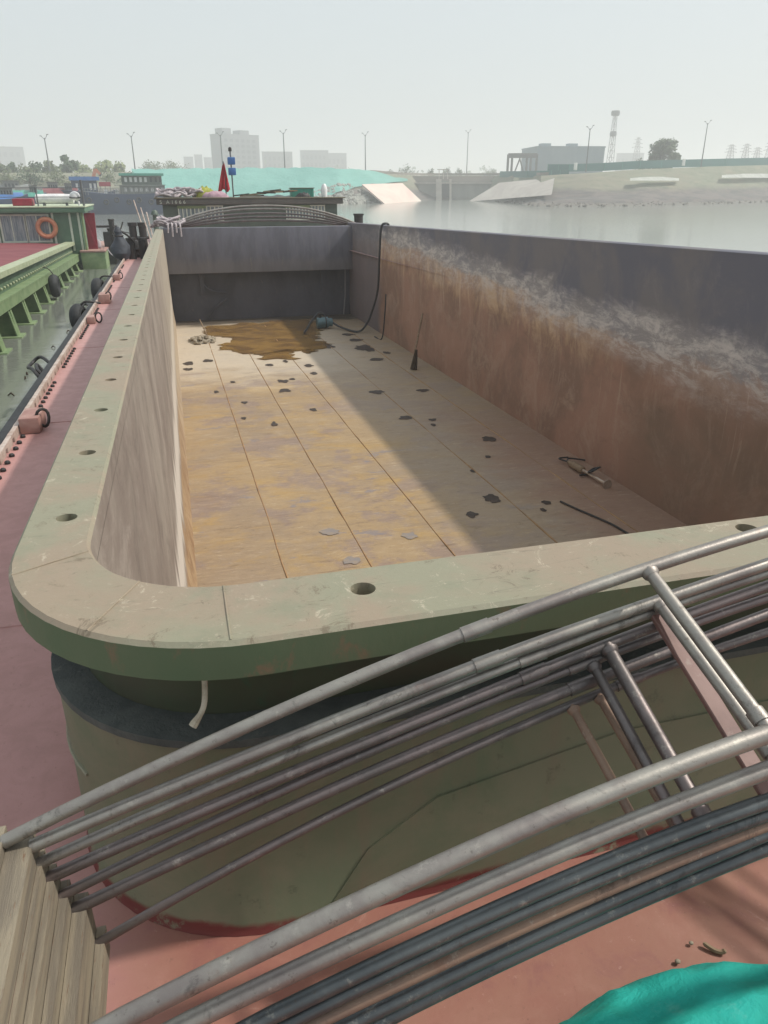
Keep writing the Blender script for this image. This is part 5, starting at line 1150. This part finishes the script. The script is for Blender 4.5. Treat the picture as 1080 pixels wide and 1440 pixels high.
# trees
def tree(name, label, u, vt, vb, D, wpx, mat, n=900, seed=1, trunk=.25, gap=0, group=None, cat='tree'):
    b = at(u, vb, D); z0 = min(b.z, 7.5); zt = at(u, vt, D).z; H = zt - z0; w = wpx / 1100 * D / 2
    t = thing(name, label, cat, (b.x, b.y, z0 - .3), group); rd = random.Random(seed)
    bm = BM(); tube(bm, [(b.x, b.y, z0 - .3), (b.x + .1, b.y, z0 + H * .4), (b.x, b.y, z0 + H * .75)], [H * .03 + .06, H * .022 + .04, .03], 7)
    for k in range(6):
        a = k * 1.05 + seed; h = z0 + H * (.22 + .07 * k); tube(bm, [(b.x, b.y, h), (b.x + w * .35 * math.cos(a), b.y + w * .35 * math.sin(a), h + H * .14), (b.x + w * .7 * math.cos(a), b.y + w * .7 * math.sin(a), h + H * .25)], [H * .014 + .03, .05, .03], 5)
    part('trunk', bm, M['bark'], t)
    clumps = []
    for k in range(16):
        a = rd.random() * 6.28; f = rd.random(); rr = w * .72 * math.sqrt(rd.random()) * math.sqrt(max(.15, 1 - (2 * abs(f - .42)) ** 2)); clumps.append((Vector((b.x + rr * math.cos(a), b.y + rr * math.sin(a), z0 + H * (trunk + (.93 - trunk) * f))), w * rd.uniform(.26, .44)))
    bm = BM(); s0 = max(.16, H * .062)
    for k in range(n):
        c, r = clumps[rd.randrange(len(clumps))]
        q = Vector((rd.gauss(0, 1), rd.gauss(0, 1), rd.gauss(0, .8))); q = q.normalized() * r * rd.random() ** .35; p = c + q
        if gap and abs(p.x - b.x) < gap and p.z < z0 + H * .35: continue
        s = s0 * rd.uniform(.6, 1.5); x = Vector((rd.gauss(0, 1), rd.gauss(0, 1), rd.gauss(0, 1))).normalized(); y_ = x.orthogonal().normalized() * s; x *= s
        vs = [bm.verts.new(p + x * .9), bm.verts.new(p + y_ * .6), bm.verts.new(p - x * .9), bm.verts.new(p - y_ * .6)]; bm.faces.new(vs)
    part('crown', bm, M[mat], t, smooth=False); return t
tree('round_tree', 'dark round-crowned tree standing behind the teal fence', 931, 201, 231, 252, 52, 'leafdark', 4200, 3, .1, 1.2)
TL = [(6, 228, 232, 30, 'leafmid', 'mid green tree at the left picture edge'), (21, 226, 235, 18, 'leafdark', 'thin dark tree second from the left edge'), (39, 234, 215, 30, 'leafmid', 'low green tree beneath the leftmost lamp post, on its left'), (56, 229, 230, 30, 'leafdark', 'dark tree left of the leftmost lamp post'), (76, 228, 232, 26, 'leafmid', 'mid green tree at the foot of the leftmost lamp post'), (100, 217, 225, 30, 'leafdark', 'tallest dark tree left of the orange boom'), (118, 228, 245, 28, 'leafpale', 'pale tree right behind the tallest dark tree'), (150, 226, 240, 40, 'leafpale', 'wide pale yellow-green tree right of the orange boom'), (172, 229, 250, 26, 'leafpale', 'pale tree next to the second lamp post'), (215, 229, 330, 40, 'leafmid', 'hazy tree behind the second lamp post'), (245, 230, 340, 44, 'leafmid', 'hazy tree midway to the tower block')]
for k, (u, vt, D, w, mt, lab) in enumerate(TL): tree('bank_tree', lab, u, vt, 262 if k < 9 else 243, D, w, mt, 1100, 20 + k, .1, group='trees along the left bank')
BL = [(12, 246, 196, 44, 'low scrub at the foot of the trees at the left picture edge'), (44, 244, 196, 44, 'low scrub behind the white canister'), (80, 243, 196, 48, 'low scrub below the tallest dark tree'), (118, 246, 198, 44, 'low scrub right of the tallest dark tree'), (152, 246, 200, 46, 'low scrub behind the red awning'), (183, 246, 200, 40, 'low scrub left of the teal ship roof'), (571, 234, 300, 32, 'broad dark bush on the levee left of the sluice'), (606, 236, 300, 14, 'small bush left of the sluice hoist'), (628, 236, 310, 18, 'round bush just behind the sluice hoist'), (645, 238, 310, 16, 'small bush left of the lamp post by the sluice'), (690, 238, 310, 22, 'low bush between the lamp post and the gantry'), (548, 240, 310, 18, 'low bush at the right end of the turquoise net'), (900, 222, 255, 22, 'low bush at the left foot of the round tree')]
for k, (u, vt, D, w, lab) in enumerate(BL): tree('bush', lab, u, vt, (268 if D < 210 else 249) if u < 800 else 231, D, w, 'leafdark' if D > 210 or k % 2 else 'leafmid', 420 if D > 210 else 800, 50 + k, .02, cat='bush', group='bushes on the levee')
# shrubs and stones on the right bank
rd = random.Random(77)
bm = BM()
for k in range(420):
    u = rd.uniform(700, 1120); Dw, _ = lerp_bank(u); D = Dw + rd.uniform(-3, 12); p = at(u, 262, D); p.z = .1 + .09 * max(0, D - Dw); s = rd.uniform(.12, .5)
    bmesh.ops.create_icosphere(bm, subdivisions=1, radius=s, matrix=Matrix.Translation(p) @ Matrix.Rotation(rd.random() * 6, 4, Vector((1, .5, .2))) @ Matrix.Diagonal((1.5, 1, .7, 1)))
solo('shore_stones', bm, M['mud'], 'stones scattered along the muddy water edge of the right bank', 'stones', tuple(bankpt(900, 0)), None, 'stuff', False)
# far hazy wood on the plain
bm = BM(); rd = random.Random(31)
for k in range(2600):
    u = rd.choice((rd.uniform(-80, 560), rd.uniform(560, 1150))); D = rd.uniform(700, 1000); p = at(u, 262, D); h = 7 + 10 * rd.random() * (.5 + noise.noise(Vector((u * .02, 3, 3)))); p.z = 6 + abs(h) * rd.random(); s = rd.uniform(1.2, 2.6)
    x = Vector((rd.gauss(0, 1), rd.gauss(0, 1), rd.gauss(0, 1))).normalized(); y_ = x.orthogonal().normalized() * s; x = x * s
    vs = [bm.verts.new(p + x), bm.verts.new(p + y_), bm.verts.new(p - x), bm.verts.new(p - y_)]; bm.faces.new(vs)
solo('distant_wood', bm, M['leafdark'], 'hazy line of distant woods on the horizon', 'woods', tuple(at(400, 256, 850)), None, 'stuff', False)
# =================================================================== AIR, LIGHT, CAMERA
bm = BM(); box(bm, -1500, 2700, -40, 2950, -8, 62)
hz = bpy.data.materials.new('haze_air'); hz.use_nodes = True; t = hz.node_tree; t.nodes.clear(); o_ = t.nodes.new('ShaderNodeOutputMaterial'); v_ = t.nodes.new('ShaderNodeVolumePrincipled')
v_.inputs['Color'].default_value = (.97, .985, .99, 1); v_.inputs['Density'].default_value = HAZE; v_.inputs['Anisotropy'].default_value = .2; t.links.new(v_.outputs[0], o_.inputs['Volume'])
solo('haze', bm, hz, 'pale haze in the air over the river', 'haze', (0, 0, -8), None, 'stuff', False)
SUN = Vector((.86, -.08, 1)).normalized()
w = bpy.data.worlds.new('World'); S.world = w; w.use_nodes = True; n = w.node_tree.nodes; bg = n['Background']
sky = n.new('ShaderNodeTexSky'); sky.sky_type = 'NISHITA'; sky.sun_disc = False; sky.sun_elevation = math.asin(SUN.z); sky.sun_rotation = math.atan2(SUN.x, SUN.y); sky.dust_density = 6; sky.air_density = 1.2; sky.ozone_density = 1.5; sky.altitude = 0
mx = n.new('ShaderNodeMix'); mx.data_type = 'RGBA'; mx.inputs[0].default_value = .84; mx.inputs[7].default_value = (*SKYC, 1); w.node_tree.links.new(sky.outputs[0], mx.inputs[6]); w.node_tree.links.new(mx.outputs[2], bg.inputs['Color']); bg.inputs['Strength'].default_value = .15
L_ = bpy.data.lights.new('sun', 'SUN'); L_.energy = SUNE; L_.angle = R(2); L_.color = (1, .95, .87); so = bpy.data.objects.new('sun', L_); COL.objects.link(so); so.rotation_euler = SUN.to_track_quat('Z', 'Y').to_euler(); so.location = (20, 10, 50)
cd = bpy.data.cameras.new('camera'); cd.sensor_fit = 'VERTICAL'; cd.sensor_height = 36; cd.lens = FPX / 1440 * 36; cd.clip_start = .05; cd.clip_end = 6000
co = bpy.data.objects.new('camera', cd); COL.objects.link(co); co.location = (0, 0, CAM_H); co.rotation_euler = (math.pi / 2 - PITCH, 0, YAW); S.camera = co
S.view_settings.view_transform = 'Standard'; S.view_settings.look = 'None'; S.view_settings.gamma = 1; S.view_settings.exposure = EXPO; S.view_settings.use_curve_mapping = False
S.cycles.volume_bounces = 2; S.cycles.volume_step_rate = 1; S.cycles.max_bounces = 6; S.cycles.use_denoising = True
